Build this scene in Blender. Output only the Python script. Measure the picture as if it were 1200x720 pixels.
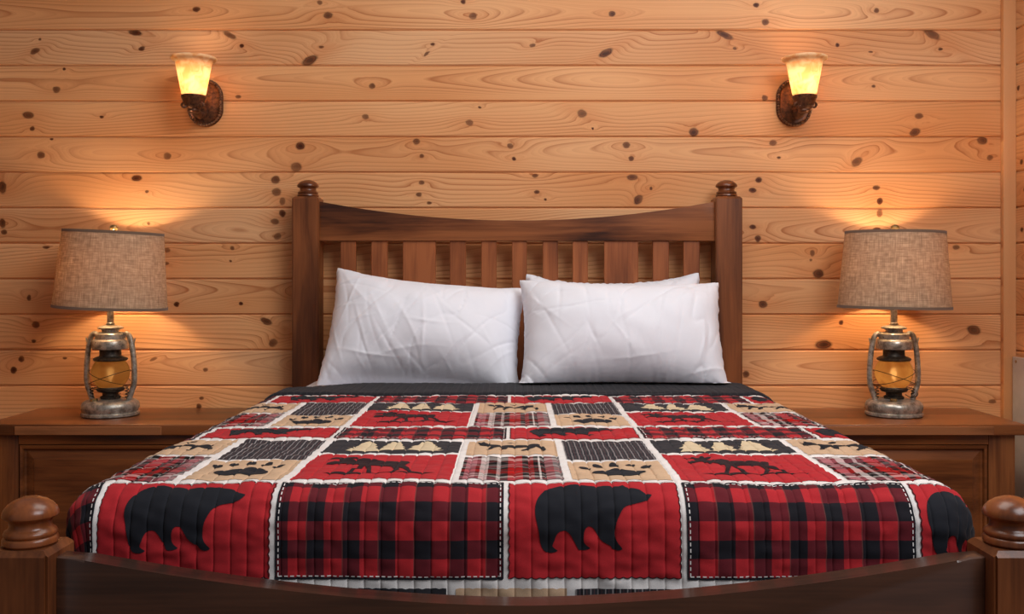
import bpy, bmesh, math, random
import numpy as np
from mathutils import Vector, Matrix

random.seed(7)
for o in list(bpy.data.objects):
    bpy.data.objects.remove(o, do_unlink=True)
SC = bpy.context.scene
COL = SC.collection

# ------------------------------------------------------------------ camera
F_PX = 1143.0                 # focal length in pixels of a 1200 px wide frame
VPX, VPY = 603.0, 324.0       # vanishing point of the bed and boards
CAM_Z = 1.125
CAM_Y = -3.8
cam = bpy.data.cameras.new('camera')
cam.sensor_fit = 'HORIZONTAL'
cam.sensor_width = 36.0
cam.lens = 36.0 * F_PX / 1200.0
cam.shift_x = -(VPX - 600.0) / 1200.0
cam.shift_y = -(360.0 - VPY) / 1200.0
cam.clip_start = 0.05
camo = bpy.data.objects.new('camera', cam)
camo.location = (0, CAM_Y, CAM_Z)
camo.rotation_euler = (math.radians(90), 0, 0)
COL.objects.link(camo)
SC.camera = camo

# ------------------------------------------------------------------ world and lights
W = bpy.data.worlds.new('room_light')
SC.world = W
W.use_nodes = True
W.node_tree.nodes['Background'].inputs[0].default_value = (0.90, 0.93, 1.0, 1)
W.node_tree.nodes['Background'].inputs[1].default_value = 0.15


def area_light(name, loc, aim, sx, sy, power, color):
    l = bpy.data.lights.new(name, 'AREA')
    l.shape = 'RECTANGLE'
    l.size, l.size_y = sx, sy
    l.energy = power
    l.color = color
    o = bpy.data.objects.new(name, l)
    o.location = loc
    o.rotation_euler = (Vector(aim) - Vector(loc)).to_track_quat('-Z', 'Y').to_euler()
    COL.objects.link(o)
    return o


# daylight of the windows behind the camera, to its right, high up
area_light('window_daylight', (1.7, -3.3, 2.95), (0.15, -0.9, 0.8), 2.0, 1.4, 62, (0.91, 0.95, 1.0))
# added overhead fill, no real fixture: lights the bed top more than its front
area_light('overhead_fill', (0.3, -1.7, 2.95), (0.1, -1.3, 0.6), 1.6, 1.2, 26, (1.0, 0.93, 0.86))

VS = SC.view_settings
VS.view_transform = 'Standard'
VS.look = 'None'
VS.gamma = 1.0
VS.use_curve_mapping = False
VS.exposure = 0.12

WARM = (1.0, 0.75, 0.46, 1)


# ------------------------------------------------------------------ helpers
def px(x, y, d):
    """a point of the 1200 x 720 frame at depth d from the camera"""
    return Vector(((x - VPX) * d / F_PX, CAM_Y + d, CAM_Z - (y - VPY) * d / F_PX))


def lin(c):
    return tuple((v / 12.92 if v <= 0.04045 else ((v + 0.055) / 1.055) ** 2.4) for v in c)


def rgb(r, g, b):
    return lin((r / 255.0, g / 255.0, b / 255.0)) + (1.0,)


def tag(o, label=None, cat=None, group=None, kind=None):
    if label:
        o['label'] = label
    if cat:
        o['category'] = cat
    if group:
        o['group'] = group
    if kind:
        o['kind'] = kind
    return o


def empty(name, loc=(0, 0, 0), rz=0.0):
    o = bpy.data.objects.new(name, None)
    o.empty_display_size = 0.05
    o.location = loc
    o.rotation_euler = (0, 0, rz)
    COL.objects.link(o)
    return o


def link(name, me, mat, parent=None, smooth=False):
    if mat is not None and len(me.materials) == 0:
        me.materials.append(mat)
    if smooth:
        me.polygons.foreach_set('use_smooth', [True] * len(me.polygons))
    o = bpy.data.objects.new(name, me)
    COL.objects.link(o)
    if parent is not None:
        o.parent = parent
    return o


def from_bm(name, bm, mat, parent=None, smooth=False, sharp=None):
    bmesh.ops.recalc_face_normals(bm, faces=bm.faces[:])
    me = bpy.data.meshes.new(name)
    bm.to_mesh(me)
    bm.free()
    o = link(name, me, mat, parent, smooth)
    if smooth and sharp is not None:
        try:
            me.set_sharp_from_angle(angle=math.radians(sharp))
        except Exception:
            pass
    return o


def bm_box(bm, x0, x1, y0, y1, z0, z1, bevel=0.0, seg=2):
    vs = [bm.verts.new(p) for p in ((x0, y0, z0), (x1, y0, z0), (x1, y1, z0), (x0, y1, z0),
                                    (x0, y0, z1), (x1, y0, z1), (x1, y1, z1), (x0, y1, z1))]
    fs = [bm.faces.new([vs[i] for i in q]) for q in ((0, 1, 5, 4), (1, 2, 6, 5), (2, 3, 7, 6), (3, 0, 4, 7), (4, 5, 6, 7), (3, 2, 1, 0))]
    if bevel > 0:
        es = list({e for f in fs for e in f.edges})
        bmesh.ops.bevel(bm, geom=es, offset=bevel, offset_type='OFFSET', segments=seg, profile=0.6, affect='EDGES')


def box(name, x0, x1, y0, y1, z0, z1, mat, parent=None, bevel=0.004, seg=2):
    bm = bmesh.new()
    bm_box(bm, x0, x1, y0, y1, z0, z1, bevel, seg)
    return from_bm(name, bm, mat, parent, smooth=bevel > 0, sharp=35)


def lathe(name, prof, mat, parent=None, n=48, loc=(0, 0, 0), sx=1.0, sy=1.0, cap=True, sharp=40, loop=False):
    """prof: list of (radius, z)"""
    vs, fs = [], []
    for r, z in prof:
        for k in range(n):
            a = 2 * math.pi * k / n
            vs.append((r * math.cos(a) * sx, r * math.sin(a) * sy, z))
    m = len(prof)
    for i in range(m - 1 + (1 if loop else 0)):
        j = (i + 1) % m
        for k in range(n):
            k2 = (k + 1) % n
            fs.append((i * n + k, i * n + k2, j * n + k2, j * n + k))
    if cap and not loop:
        fs.append(tuple(range(n))[::-1])
        fs.append(tuple((m - 1) * n + k for k in range(n)))
    me = bpy.data.meshes.new(name)
    me.from_pydata(vs, [], fs)
    bm = bmesh.new()
    bm.from_mesh(me)
    bmesh.ops.remove_doubles(bm, verts=bm.verts[:], dist=1e-6)
    bpy.data.meshes.remove(me)
    o = from_bm(name, bm, mat, parent, smooth=True, sharp=sharp)
    o.location = loc
    return o


def tube(name, pts, rad, mat, parent=None, n=12, closed=False):
    """a swept tube through pts (rad: number or list)"""
    P = [Vector(p) for p in pts]
    m = len(P)
    R = rad if isinstance(rad, (list, tuple)) else [rad] * m
    vs, fs = [], []
    ref = None
    for i in range(m):
        if closed:
            t = (P[(i + 1) % m] - P[i - 1]).normalized()
        else:
            t = (P[min(i + 1, m - 1)] - P[max(i - 1, 0)]).normalized()
        if ref is None:
            ref = Vector((0, 1, 0)) if abs(t.y) < 0.9 else Vector((1, 0, 0))
        a = (ref - t * ref.dot(t)).normalized()
        b = t.cross(a)
        ref = a
        for k in range(n):
            th = 2 * math.pi * k / n
            vs.append(P[i] + (a * math.cos(th) + b * math.sin(th)) * R[i])
    for i in range(m if closed else m - 1):
        j = (i + 1) % m
        for k in range(n):
            k2 = (k + 1) % n
            fs.append((i * n + k, i * n + k2, j * n + k2, j * n + k))
    if not closed:
        fs.append(tuple(range(n))[::-1])
        fs.append(tuple((m - 1) * n + k for k in range(n)))
    me = bpy.data.meshes.new(name)
    me.from_pydata([tuple(v) for v in vs], [], fs)
    bm = bmesh.new()
    bm.from_mesh(me)
    bpy.data.meshes.remove(me)
    return from_bm(name, bm, mat, parent, smooth=True, sharp=50)


def spline(pts, n=24):
    """Catmull-Rom through pts"""
    P = [Vector(p) for p in pts]
    P = [P[0] * 2 - P[1]] + P + [P[-1] * 2 - P[-2]]
    out = []
    segs = len(P) - 3
    for s in range(segs):
        p0, p1, p2, p3 = P[s:s + 4]
        k = max(2, n // segs)
        for i in range(k):
            t = i / k
            out.append(0.5 * ((2 * p1) + (p2 - p0) * t + (2 * p0 - 5 * p1 + 4 * p2 - p3) * t * t + (3 * p1 - p0 - 3 * p2 + p3) * t ** 3))
    out.append(P[-2].copy())
    return out


def smooth2(pts, per=4):
    """closed Catmull-Rom outline of 2D points"""
    n = len(pts)
    out = []
    for i in range(n):
        p0, p1, p2, p3 = (pts[(i + k - 1) % n] for k in range(4))
        for j in range(per):
            t = j / per
            out.append(tuple(0.5 * ((2 * p1[c]) + (p2[c] - p0[c]) * t + (2 * p0[c] - 5 * p1[c] + 4 * p2[c] - p3[c]) * t * t
                                    + (3 * p1[c] - p0[c] - 3 * p2[c] + p3[c]) * t ** 3) for c in (0, 1)))
    return out


# ------------------------------------------------------------------ materials
def N(nt, typ, ins=None, **attrs):
    n = nt.nodes.new(typ)
    for k, v in attrs.items():
        setattr(n, k, v)
    for k, v in (ins or {}).items():
        s = n.inputs[k]
        if isinstance(v, bpy.types.NodeSocket):
            nt.links.new(v, s)
        elif v is not None:
            s.default_value = v
    return n


def M(nt, op, a, b=None, c=None, clamp=False):
    return N(nt, 'ShaderNodeMath', {0: a, 1: b, 2: c}, operation=op, use_clamp=clamp).outputs[0]


def MIX(nt, fac, a, b, blend='MIX'):
    n = nt.nodes.new('ShaderNodeMix')
    n.data_type = 'RGBA'
    n.blend_type = blend
    for idx, v in ((0, fac), (6, a), (7, b)):
        if isinstance(v, bpy.types.NodeSocket):
            nt.links.new(v, n.inputs[idx])
        else:
            n.inputs[idx].default_value = v
    return n.outputs[2]


def RAMP(nt, fac, stops, interp='LINEAR'):
    n = nt.nodes.new('ShaderNodeValToRGB')
    n.color_ramp.interpolation = interp
    els = n.color_ramp.elements
    while len(els) < len(stops):
        els.new(0.5)
    for e, (p, c) in zip(els, stops):
        e.position = p
        e.color = c if len(c) == 4 else tuple(c) + (1,)
    nt.links.new(fac, n.inputs[0])
    return n.outputs[0]


def SSTEP(nt, x, a, b):
    n = N(nt, 'ShaderNodeMapRange', {0: x, 1: a, 2: b, 3: 0.0, 4: 1.0}, interpolation_type='SMOOTHSTEP')
    return n.outputs[0]


def new_mat(name):
    m = bpy.data.materials.new(name)
    m.use_nodes = True
    nt = m.node_tree
    return m, nt, nt.nodes['Principled BSDF']


def setp(nt, bsdf, **kw):
    for k, v in kw.items():
        s = bsdf.inputs[k.replace('_', ' ')]
        if isinstance(v, bpy.types.NodeSocket):
            nt.links.new(v, s)
        else:
            s.default_value = v


def BUMP(nt, h, strength, dist):
    return N(nt, 'ShaderNodeBump', {'Height': h, 'Strength': strength, 'Distance': dist}).outputs[0]


def knot_group():
    g = bpy.data.node_groups.new('knot', 'ShaderNodeTree')
    I, O = 'INPUT', 'OUTPUT'
    g.interface.new_socket('P', in_out=I, socket_type='NodeSocketVector')
    g.interface.new_socket('C', in_out=I, socket_type='NodeSocketVector')
    g.interface.new_socket('Inv', in_out=I, socket_type='NodeSocketVector')
    g.interface.new_socket('Angle', in_out=I, socket_type='NodeSocketFloat')
    g.interface.new_socket('Amp', in_out=I, socket_type='NodeSocketFloat')
    g.interface.new_socket('Bump0', in_out=I, socket_type='NodeSocketFloat')
    g.interface.new_socket('Mask0', in_out=I, socket_type='NodeSocketFloat')
    g.interface.new_socket('Bump', in_out=O, socket_type='NodeSocketFloat')
    g.interface.new_socket('Mask', in_out=O, socket_type='NodeSocketFloat')
    gi = g.nodes.new('NodeGroupInput')
    go = g.nodes.new('NodeGroupOutput')
    d = N(g, 'ShaderNodeVectorMath', {0: gi.outputs['P'], 1: gi.outputs['C']}, operation='SUBTRACT').outputs[0]
    d = N(g, 'ShaderNodeVectorRotate', {'Vector': d, 'Angle': gi.outputs['Angle']}, rotation_type='Z_AXIS').outputs[0]
    q = N(g, 'ShaderNodeVectorMath', {0: d, 1: gi.outputs['Inv']}, operation='MULTIPLY').outputs[0]
    r = N(g, 'ShaderNodeVectorMath', {0: q}, operation='LENGTH').outputs['Value']
    mask = SSTEP(g, r, 1.2, 0.25)
    mx = M(g, 'MAXIMUM', mask, gi.outputs['Mask0'])
    q2 = N(g, 'ShaderNodeVectorMath', {0: q, 1: (0.20, 0.50, 0.0)}, operation='MULTIPLY').outputs[0]
    r2 = N(g, 'ShaderNodeVectorMath', {0: q2, 1: q2}, operation='DOT_PRODUCT').outputs['Value']
    e = M(g, 'EXPONENT', M(g, 'MULTIPLY', r2, -1.0))
    b = M(g, 'MULTIPLY_ADD', e, gi.outputs['Amp'], gi.outputs['Bump0'])
    g.links.new(b, go.inputs['Bump'])
    g.links.new(mx, go.inputs['Mask'])
    return g


KNOT = knot_group()


def pine(name, along, across, zoff, knots, seed, tint=1.0, light=rgb(238, 182, 130), mid=rgb(222, 154, 98), late=rgb(160, 82, 36)):
    """knotty pine; along / across: 0,1,2 axes of the object; knots: (along, across, r_along, r_across, angle)"""
    m, nt, b = new_mat(name)
    rnd = random.Random(seed)
    tc = N(nt, 'ShaderNodeTexCoord').outputs['Object']
    sp = N(nt, 'ShaderNodeSeparateXYZ', {0: tc})
    X, Z = sp.outputs[along], sp.outputs[across]
    P0 = N(nt, 'ShaderNodeCombineXYZ', {0: X, 1: Z, 2: 0.0}).outputs[0]
    # wobble
    w = N(nt, 'ShaderNodeTexNoise', {'Vector': N(nt, 'ShaderNodeCombineXYZ', {0: M(nt, 'MULTIPLY', X, 30.0), 1: M(nt, 'MULTIPLY', Z, 60.0), 2: seed * 1.7}).outputs[0],
                                     'Scale': 1.0, 'Detail': 2.0}).outputs['Color']
    w = N(nt, 'ShaderNodeVectorMath', {0: w, 1: (0.5, 0.5, 0.5)}, operation='SUBTRACT').outputs[0]
    P = N(nt, 'ShaderNodeVectorMath', {0: w, 1: (0.003, 0.0025, 0.0), 2: P0}, operation='MULTIPLY_ADD').outputs[0]
    PK = N(nt, 'ShaderNodeVectorMath', {0: w, 1: (0.010, 0.008, 0.0), 2: P0}, operation='MULTIPLY_ADD').outputs[0]
    n1 = N(nt, 'ShaderNodeTexNoise', {'Vector': N(nt, 'ShaderNodeCombineXYZ', {0: M(nt, 'MULTIPLY', X, 1.3), 1: M(nt, 'MULTIPLY', Z, 4.0), 2: seed * 3.1}).outputs[0],
                                      'Scale': 1.0, 'Detail': 1.0, 'Roughness': 0.35}).outputs[0]
    flatsawn = int(seed) % 2 == 1                     # arched figure, else nearly straight grain
    a = rnd.uniform(-0.25, 0.25) if flatsawn else rnd.choice((-1, 1)) * rnd.uniform(0.8, 1.4)
    q = rnd.uniform(11.0, 17.0) if flatsawn else rnd.uniform(1.0, 4.0)
    zc = rnd.uniform(-0.025, 0.025)
    slope = rnd.choice((-1, 1)) * rnd.uniform(0.03, 0.06)
    zz = M(nt, 'SUBTRACT', Z, zc)
    Fd = M(nt, 'MULTIPLY', M(nt, 'MULTIPLY', zz, zz), q)
    Fd = M(nt, 'MULTIPLY_ADD', Z, a, Fd)
    Fd = M(nt, 'MULTIPLY_ADD', X, slope, Fd)
    Fd = M(nt, 'MULTIPLY_ADD', n1, 0.13, Fd)
    bump = 0.0
    mask = 0.0
    for (kx, kz, rx, rz, ang) in knots:
        g = nt.nodes.new('ShaderNodeGroup')
        g.node_tree = KNOT
        nt.links.new(PK, g.inputs['P'])
        g.inputs['C'].default_value = (kx, kz, 0)
        g.inputs['Inv'].default_value = (1 / rx, 1 / rz, 0)
        g.inputs['Angle'].default_value = -ang
        g.inputs['Amp'].default_value = rnd.choice((-1, 1)) * (0.010 + 1.5 * rz)
        for k, v in (('Bump0', bump), ('Mask0', mask)):
            if isinstance(v, float):
                g.inputs[k].default_value = v
            else:
                nt.links.new(v, g.inputs[k])
        bump, mask = g.outputs['Bump'], g.outputs['Mask']
    if knots:
        Fd = M(nt, 'ADD', Fd, bump)
    ring = M(nt, 'FRACT', M(nt, 'MULTIPLY', Fd, 62.0))
    ring2 = M(nt, 'FRACT', M(nt, 'MULTIPLY', Fd, 196.0))
    lateness = RAMP(nt, ring, [(0.0, (0.0,) * 3), (0.45, (0.04,) * 3), (0.80, (0.45,) * 3), (0.93, (1, 1, 1)), (1.0, (0.0,) * 3)])
    amt = N(nt, 'ShaderNodeTexNoise', {'Vector': N(nt, 'ShaderNodeCombineXYZ', {0: M(nt, 'MULTIPLY', X, 0.9), 1: M(nt, 'MULTIPLY', Z, 14.0), 2: seed * 5.3}).outputs[0],
                                       'Scale': 1.0, 'Detail': 1.0}).outputs[0]
    amt = N(nt, 'ShaderNodeMapRange', {0: amt, 1: 0.3, 2: 0.70, 3: 0.15, 4: 0.80}).outputs[0]
    fib = N(nt, 'ShaderNodeTexNoise', {'Vector': N(nt, 'ShaderNodeCombineXYZ', {0: M(nt, 'MULTIPLY', X, 7.0), 1: M(nt, 'MULTIPLY', Z, 520.0), 2: seed * 1.3}).outputs[0],
                                       'Scale': 1.0, 'Detail': 2.0}).outputs[0]
    basec = MIX(nt, N(nt, 'ShaderNodeMapRange', {0: n1, 1: 0.3, 2: 0.7}).outputs[0], light, mid)
    hue = rnd.uniform(-0.04, 0.04)
    basec = MIX(nt, 1.0, basec, ((1 + hue) * tint, tint, (1 - hue * 1.5) * tint, 1), 'MULTIPLY')
    col = MIX(nt, M(nt, 'MULTIPLY', lateness, amt), basec, late)
    col = MIX(nt, M(nt, 'MULTIPLY', M(nt, 'MULTIPLY', ring2, ring2), 0.14), col, late)
    col = MIX(nt, M(nt, 'MULTIPLY', fib, 0.16), col, late)
    if knots:
        halo = M(nt, 'ABSOLUTE', bump)
        col = MIX(nt, N(nt, 'ShaderNodeMapRange', {0: halo, 1: 0.004, 2: 0.045, 3: 0.0, 4: 0.40}).outputs[0], col, rgb(196, 110, 52))
        kc = RAMP(nt, mask, [(0.0, rgb(170, 92, 40)), (0.22, rgb(64, 27, 11)), (0.45, rgb(50, 21, 9)), (0.72, rgb(112, 56, 25)), (1.0, rgb(70, 31, 13))])
        kn_ = N(nt, 'ShaderNodeTexNoise', {'Vector': P0, 'Scale': 9.0, 'Detail': 1.0}).outputs[0]
        kf = M(nt, 'MULTIPLY', M(nt, 'MULTIPLY', mask, 1.9, clamp=True), N(nt, 'ShaderNodeMapRange', {0: kn_, 1: 0.35, 2: 0.6, 3: 0.7, 4: 1.0}).outputs[0])
        col = MIX(nt, kf, col, kc)
    setp(nt, b, Base_Color=col, Roughness=0.5, Normal=BUMP(nt, M(nt, 'MULTIPLY_ADD', fib, 0.5, lateness), 0.12, 0.0015))
    b.inputs['Specular IOR Level'].default_value = 0.22
    return m


def stained(name, axis, light, mid, dark, rough=0.4, scale=1.0, coat=0.25, bump=0.2):
    """dark stained hardwood, grain along an object axis"""
    m, nt, b = new_mat(name)
    tc = N(nt, 'ShaderNodeTexCoord').outputs['Object']
    rnd = N(nt, 'ShaderNodeObjectInfo').outputs['Random']
    off = N(nt, 'ShaderNodeCombineXYZ', {0: M(nt, 'MULTIPLY', rnd, 13.0), 1: M(nt, 'MULTIPLY', rnd, 7.0), 2: M(nt, 'MULTIPLY', rnd, 29.0)}).outputs[0]
    p = N(nt, 'ShaderNodeVectorMath', {0: tc, 1: off}, operation='ADD').outputs[0]
    s1 = [14.0 * scale] * 3
    s1[axis] = 1.5 * scale
    s2 = [150.0 * scale] * 3
    s2[axis] = 5.0 * scale
    s3 = [3.0, 3.0, 3.0]
    s3[axis] = 1.4
    v1 = N(nt, 'ShaderNodeVectorMath', {0: p, 1: tuple(s1)}, operation='MULTIPLY').outputs[0]
    v2 = N(nt, 'ShaderNodeVectorMath', {0: p, 1: tuple(s2)}, operation='MULTIPLY').outputs[0]
    v3 = N(nt, 'ShaderNodeVectorMath', {0: p, 1: tuple(s3)}, operation='MULTIPLY').outputs[0]
    n1 = N(nt, 'ShaderNodeTexNoise', {'Vector': v1, 'Scale': 1.0, 'Detail': 4.0, 'Roughness': 0.6, 'Distortion': 0.6}).outputs[0]
    n2 = N(nt, 'ShaderNodeTexNoise', {'Vector': v2, 'Scale': 1.0, 'Detail': 3.0}).outputs[0]
    n3 = N(nt, 'ShaderNodeTexNoise', {'Vector': v3, 'Scale': 1.0, 'Detail': 2.0}).outputs[0]
    f = M(nt, 'MULTIPLY_ADD', n3, 0.62, M(nt, 'MULTIPLY', n1, 0.58))
    f = M(nt, 'MULTIPLY_ADD', n2, 0.18, f)
    col = RAMP(nt, f, [(0.49, dark), (0.62, mid), (0.77, light)])
    setp(nt, b, Base_Color=col, Roughness=rough, Normal=BUMP(nt, n2, bump, 0.0008))
    b.inputs['Coat Weight'].default_value = coat * 0.5
    b.inputs['Coat Roughness'].default_value = 0.25
    b.inputs['Specular IOR Level'].default_value = 0.3
    return m


def cloth(name, color, rough=0.9, weave=900.0, wb=0.25, sheen=0.15, var=0.10):
    m, nt, b = new_mat(name)
    tc = N(nt, 'ShaderNodeTexCoord').outputs['Object']
    n = N(nt, 'ShaderNodeTexNoise', {'Vector': tc, 'Scale': weave, 'Detail': 2.0}).outputs[0]
    l = N(nt, 'ShaderNodeTexNoise', {'Vector': tc, 'Scale': 22.0, 'Detail': 3.0}).outputs[0]
    dk = tuple(c * (1 - 2.2 * var) for c in color[:3]) + (1,)
    col = MIX(nt, N(nt, 'ShaderNodeMapRange', {0: M(nt, 'MULTIPLY_ADD', n, 0.5, M(nt, 'MULTIPLY', l, 0.5)), 1: 0.35, 2: 0.65}).outputs[0], dk, color)
    setp(nt, b, Base_Color=col, Roughness=rough, Normal=BUMP(nt, n, wb, 0.0006))
    b.inputs['Sheen Weight'].default_value = sheen
    b.inputs['Sheen Roughness'].default_value = 0.6
    b.inputs['Specular IOR Level'].default_value = 0.15
    return m


RED = rgb(188, 42, 48)
MAROON = rgb(92, 22, 30)
BLACK = rgb(34, 35, 41)
TAN = rgb(214, 178, 144)
CREAM = rgb(244, 236, 231)
CHAR = rgb(52, 50, 54)


def quilt_mat(name, build):
    m, nt, b = new_mat(name)
    uv = N(nt, 'ShaderNodeUVMap').outputs[0]
    sp = N(nt, 'ShaderNodeSeparateXYZ', {0: uv})
    col = build(nt, sp.outputs[0], sp.outputs[1])
    tc = N(nt, 'ShaderNodeTexCoord').outputs['Object']
    n = N(nt, 'ShaderNodeTexNoise', {'Vector': tc, 'Scale': 800.0, 'Detail': 2.0}).outputs[0]
    l = N(nt, 'ShaderNodeTexNoise', {'Vector': tc, 'Scale': 26.0, 'Detail': 3.0}).outputs[0]
    col = MIX(nt, N(nt, 'ShaderNodeMapRange', {0: M(nt, 'MULTIPLY_ADD', n, 0.6, M(nt, 'MULTIPLY', l, 0.4)), 1: 0.35, 2: 0.65, 3: 0.22, 4: 0.0}).outputs[0], col, (0.01, 0.01, 0.012, 1))
    setp(nt, b, Base_Color=col, Roughness=0.85, Normal=BUMP(nt, n, 0.2, 0.0005))
    b.inputs['Sheen Weight'].default_value = 0.06
    b.inputs['Sheen Roughness'].default_value = 0.5
    b.inputs['Specular IOR Level'].default_value = 0.12
    return m


def band(nt, x, pitch, phase, duty):
    f = M(nt, 'FRACT', M(nt, 'ADD', M(nt, 'DIVIDE', x, pitch), phase))
    return M(nt, 'LESS_THAN', f, duty)


def b_buffalo(nt, u, v):
    a = band(nt, u, 0.0613, 0.17, 0.5)
    c = band(nt, v, 0.0625, 0.456, 0.5)
    s = M(nt, 'ADD', a, c)
    base = RAMP(nt, M(nt, 'MULTIPLY', s, 0.5), [(0.0, RED), (0.25, rgb(104, 30, 38)), (0.75, rgb(30, 28, 34))], 'CONSTANT')
    t = band(nt, u, 0.0613, 0.17, 0.03)
    return MIX(nt, M(nt, 'MULTIPLY', t, 0.25), base, rgb(190, 100, 90))


def b_tartan(nt, u, v):
    stops = [(0.0, rgb(70, 58, 62)), (0.03, rgb(176, 118, 122)), (0.13, rgb(120, 60, 66)), (0.17, rgb(206, 194, 188)), (0.25, rgb(30, 28, 32)),
             (0.33, rgb(178, 168, 164)), (0.37, rgb(40, 30, 34)), (0.44, rgb(176, 48, 52)), (0.58, rgb(28, 26, 30)), (0.64, rgb(150, 42, 48)),
             (0.69, rgb(30, 28, 32)), (0.735, rgb(222, 214, 208)), (0.755, rgb(36, 34, 38)), (0.80, rgb(160, 110, 112)), (0.88, rgb(150, 140, 138)), (0.95, rgb(40, 36, 40))]
    cu = RAMP(nt, M(nt, 'FRACT', M(nt, 'DIVIDE', u, 0.198)), stops, 'CONSTANT')
    cv = RAMP(nt, M(nt, 'FRACT', M(nt, 'DIVIDE', v, 0.17)), stops, 'CONSTANT')
    c = MIX(nt, 0.42, cu, cv)
    return N(nt, 'ShaderNodeBrightContrast', {'Color': c, 'Bright': 0.05, 'Contrast': 0.22}).outputs[0]


def b_pin(nt, u, v):
    t = band(nt, u, 0.0125, 0.0, 0.16)
    t2 = band(nt, u, 0.0125, 0.5, 0.08)
    c = MIX(nt, t, CHAR, rgb(150, 140, 140))
    c = MIX(nt, M(nt, 'MULTIPLY', t2, 0.5), c, rgb(120, 70, 74))
    return c


def b_hem(nt, u, v):
    t = M(nt, 'MAXIMUM', band(nt, u, 0.02, 0.0, 0.08), band(nt, v, 0.02, 0.0, 0.08))
    return MIX(nt, M(nt, 'MULTIPLY', t, 0.35), rgb(42, 41, 45), rgb(90, 88, 92))


def flat(c):
    return lambda nt, u, v: MIX(nt, 0.0, c, c)


QM = dict(buffalo=quilt_mat('buffalo_plaid_cotton', b_buffalo), tartan=quilt_mat('tartan_cotton', b_tartan),
          pin=quilt_mat('pinstripe_cotton', b_pin), hem=quilt_mat('charcoal_cotton', b_hem), red=quilt_mat('red_cotton', flat(RED)),
          tan=quilt_mat('tan_cotton', flat(TAN)), dark=quilt_mat('dark_cotton', flat(CHAR)), black=quilt_mat('black_cotton', flat(BLACK)),
          cream=quilt_mat('cream_cotton', flat(CREAM)), tree=quilt_mat('pale_tree_cotton', flat(rgb(226, 204, 168))),
          brown=quilt_mat('dark_brown_cotton', flat(rgb(46, 26, 30))))


def metal(name, c1, c2, rough=0.4, scale=40.0, met=0.85):
    m, nt, b = new_mat(name)
    tc = N(nt, 'ShaderNodeTexCoord').outputs['Object']
    n = N(nt, 'ShaderNodeTexNoise', {'Vector': tc, 'Scale': scale, 'Detail': 4.0, 'Roughness': 0.65}).outputs[0]
    setp(nt, b, Base_Color=RAMP(nt, n, [(0.35, c1), (0.68, c2)]), Metallic=met,
         Roughness=N(nt, 'ShaderNodeMapRange', {0: n, 1: 0.3, 2: 0.7, 3: rough + 0.15, 4: rough - 0.08}).outputs[0],
         Normal=BUMP(nt, n, 0.15, 0.001))
    return m


def emit(name, color, strength):
    m, nt, b = new_mat(name)
    setp(nt, b, Base_Color=(0.9, 0.85, 0.75, 1), Emission_Color=color, Emission_Strength=strength)
    return m


MAT = {}
MAT['bed_x'] = stained('walnut_stain_along_x', 0, rgb(148, 88, 50), rgb(106, 58, 30), rgb(54, 27, 15))
MAT['bed_y'] = stained('walnut_stain_along_y', 1, rgb(142, 86, 52), rgb(106, 60, 36), rgb(62, 34, 22))
MAT['bed_z'] = stained('walnut_stain_upright', 2, rgb(136, 78, 42), rgb(98, 53, 27), rgb(56, 28, 15))
MAT['slat_z'] = stained('walnut_stain_slat', 2, rgb(162, 94, 54), rgb(128, 70, 38), rgb(82, 42, 23))
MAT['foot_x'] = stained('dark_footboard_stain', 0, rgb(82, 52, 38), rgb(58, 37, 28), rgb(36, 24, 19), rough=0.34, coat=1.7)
MAT['turned'] = stained('turned_walnut', 2, rgb(138, 76, 40), rgb(100, 52, 26), rgb(56, 28, 15), rough=0.28, coat=0.7)
MAT['stand_x'] = stained('nightstand_stain_along_x', 0, rgb(136, 78, 40), rgb(98, 53, 27), rgb(56, 29, 16), rough=0.33, coat=0.4)
MAT['stand_z'] = stained('nightstand_stain_upright', 2, rgb(142, 84, 44), rgb(104, 57, 28), rgb(62, 32, 17))
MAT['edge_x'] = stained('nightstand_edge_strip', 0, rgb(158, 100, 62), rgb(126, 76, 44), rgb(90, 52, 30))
MAT['pewter'] = metal('aged_pewter', rgb(120, 113, 103), rgb(212, 204, 190), 0.32, 40.0, 0.6)
MAT['iron'] = metal('dark_iron', rgb(44, 38, 34), rgb(92, 80, 68), 0.45, 60.0, 0.7)
MAT['bronze'] = metal('dark_bronze', rgb(58, 34, 23), rgb(122, 74, 46), 0.38, 70.0, 0.5)
MAT['bead'] = metal('worn_bronze', rgb(92, 62, 46), rgb(160, 120, 90), 0.35, 90.0, 0.6)
MAT['brass'] = metal('aged_brass', rgb(120, 96, 60), rgb(198, 176, 128), 0.3, 30.0, 0.9)
MAT['plaster'] = metal('grey_painted_metal', rgb(178, 172, 168), rgb(190, 185, 182), 0.45, 8.0, 0.05)
MAT['sheet'] = cloth('white_sheet', rgb(236, 234, 238), var=0.02, wb=0.1)
MAT['pillow'] = cloth('white_pillowcase', rgb(240, 240, 247), var=0.015, wb=0.12, sheen=0.1)
MAT['floor'] = stained('floor_boards', 1, rgb(150, 100, 62), rgb(120, 78, 46), rgb(86, 54, 32))
MAT['backing'] = stained('wall_backing', 0, rgb(70, 44, 26), rgb(60, 36, 20), rgb(50, 30, 18))
MAT['bulb'] = emit('lamp_bulb', WARM, 140.0)
MAT['sconce_bulb'] = emit('sconce_bulb', (1.0, 0.74, 0.50, 1), 33.0)


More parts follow.
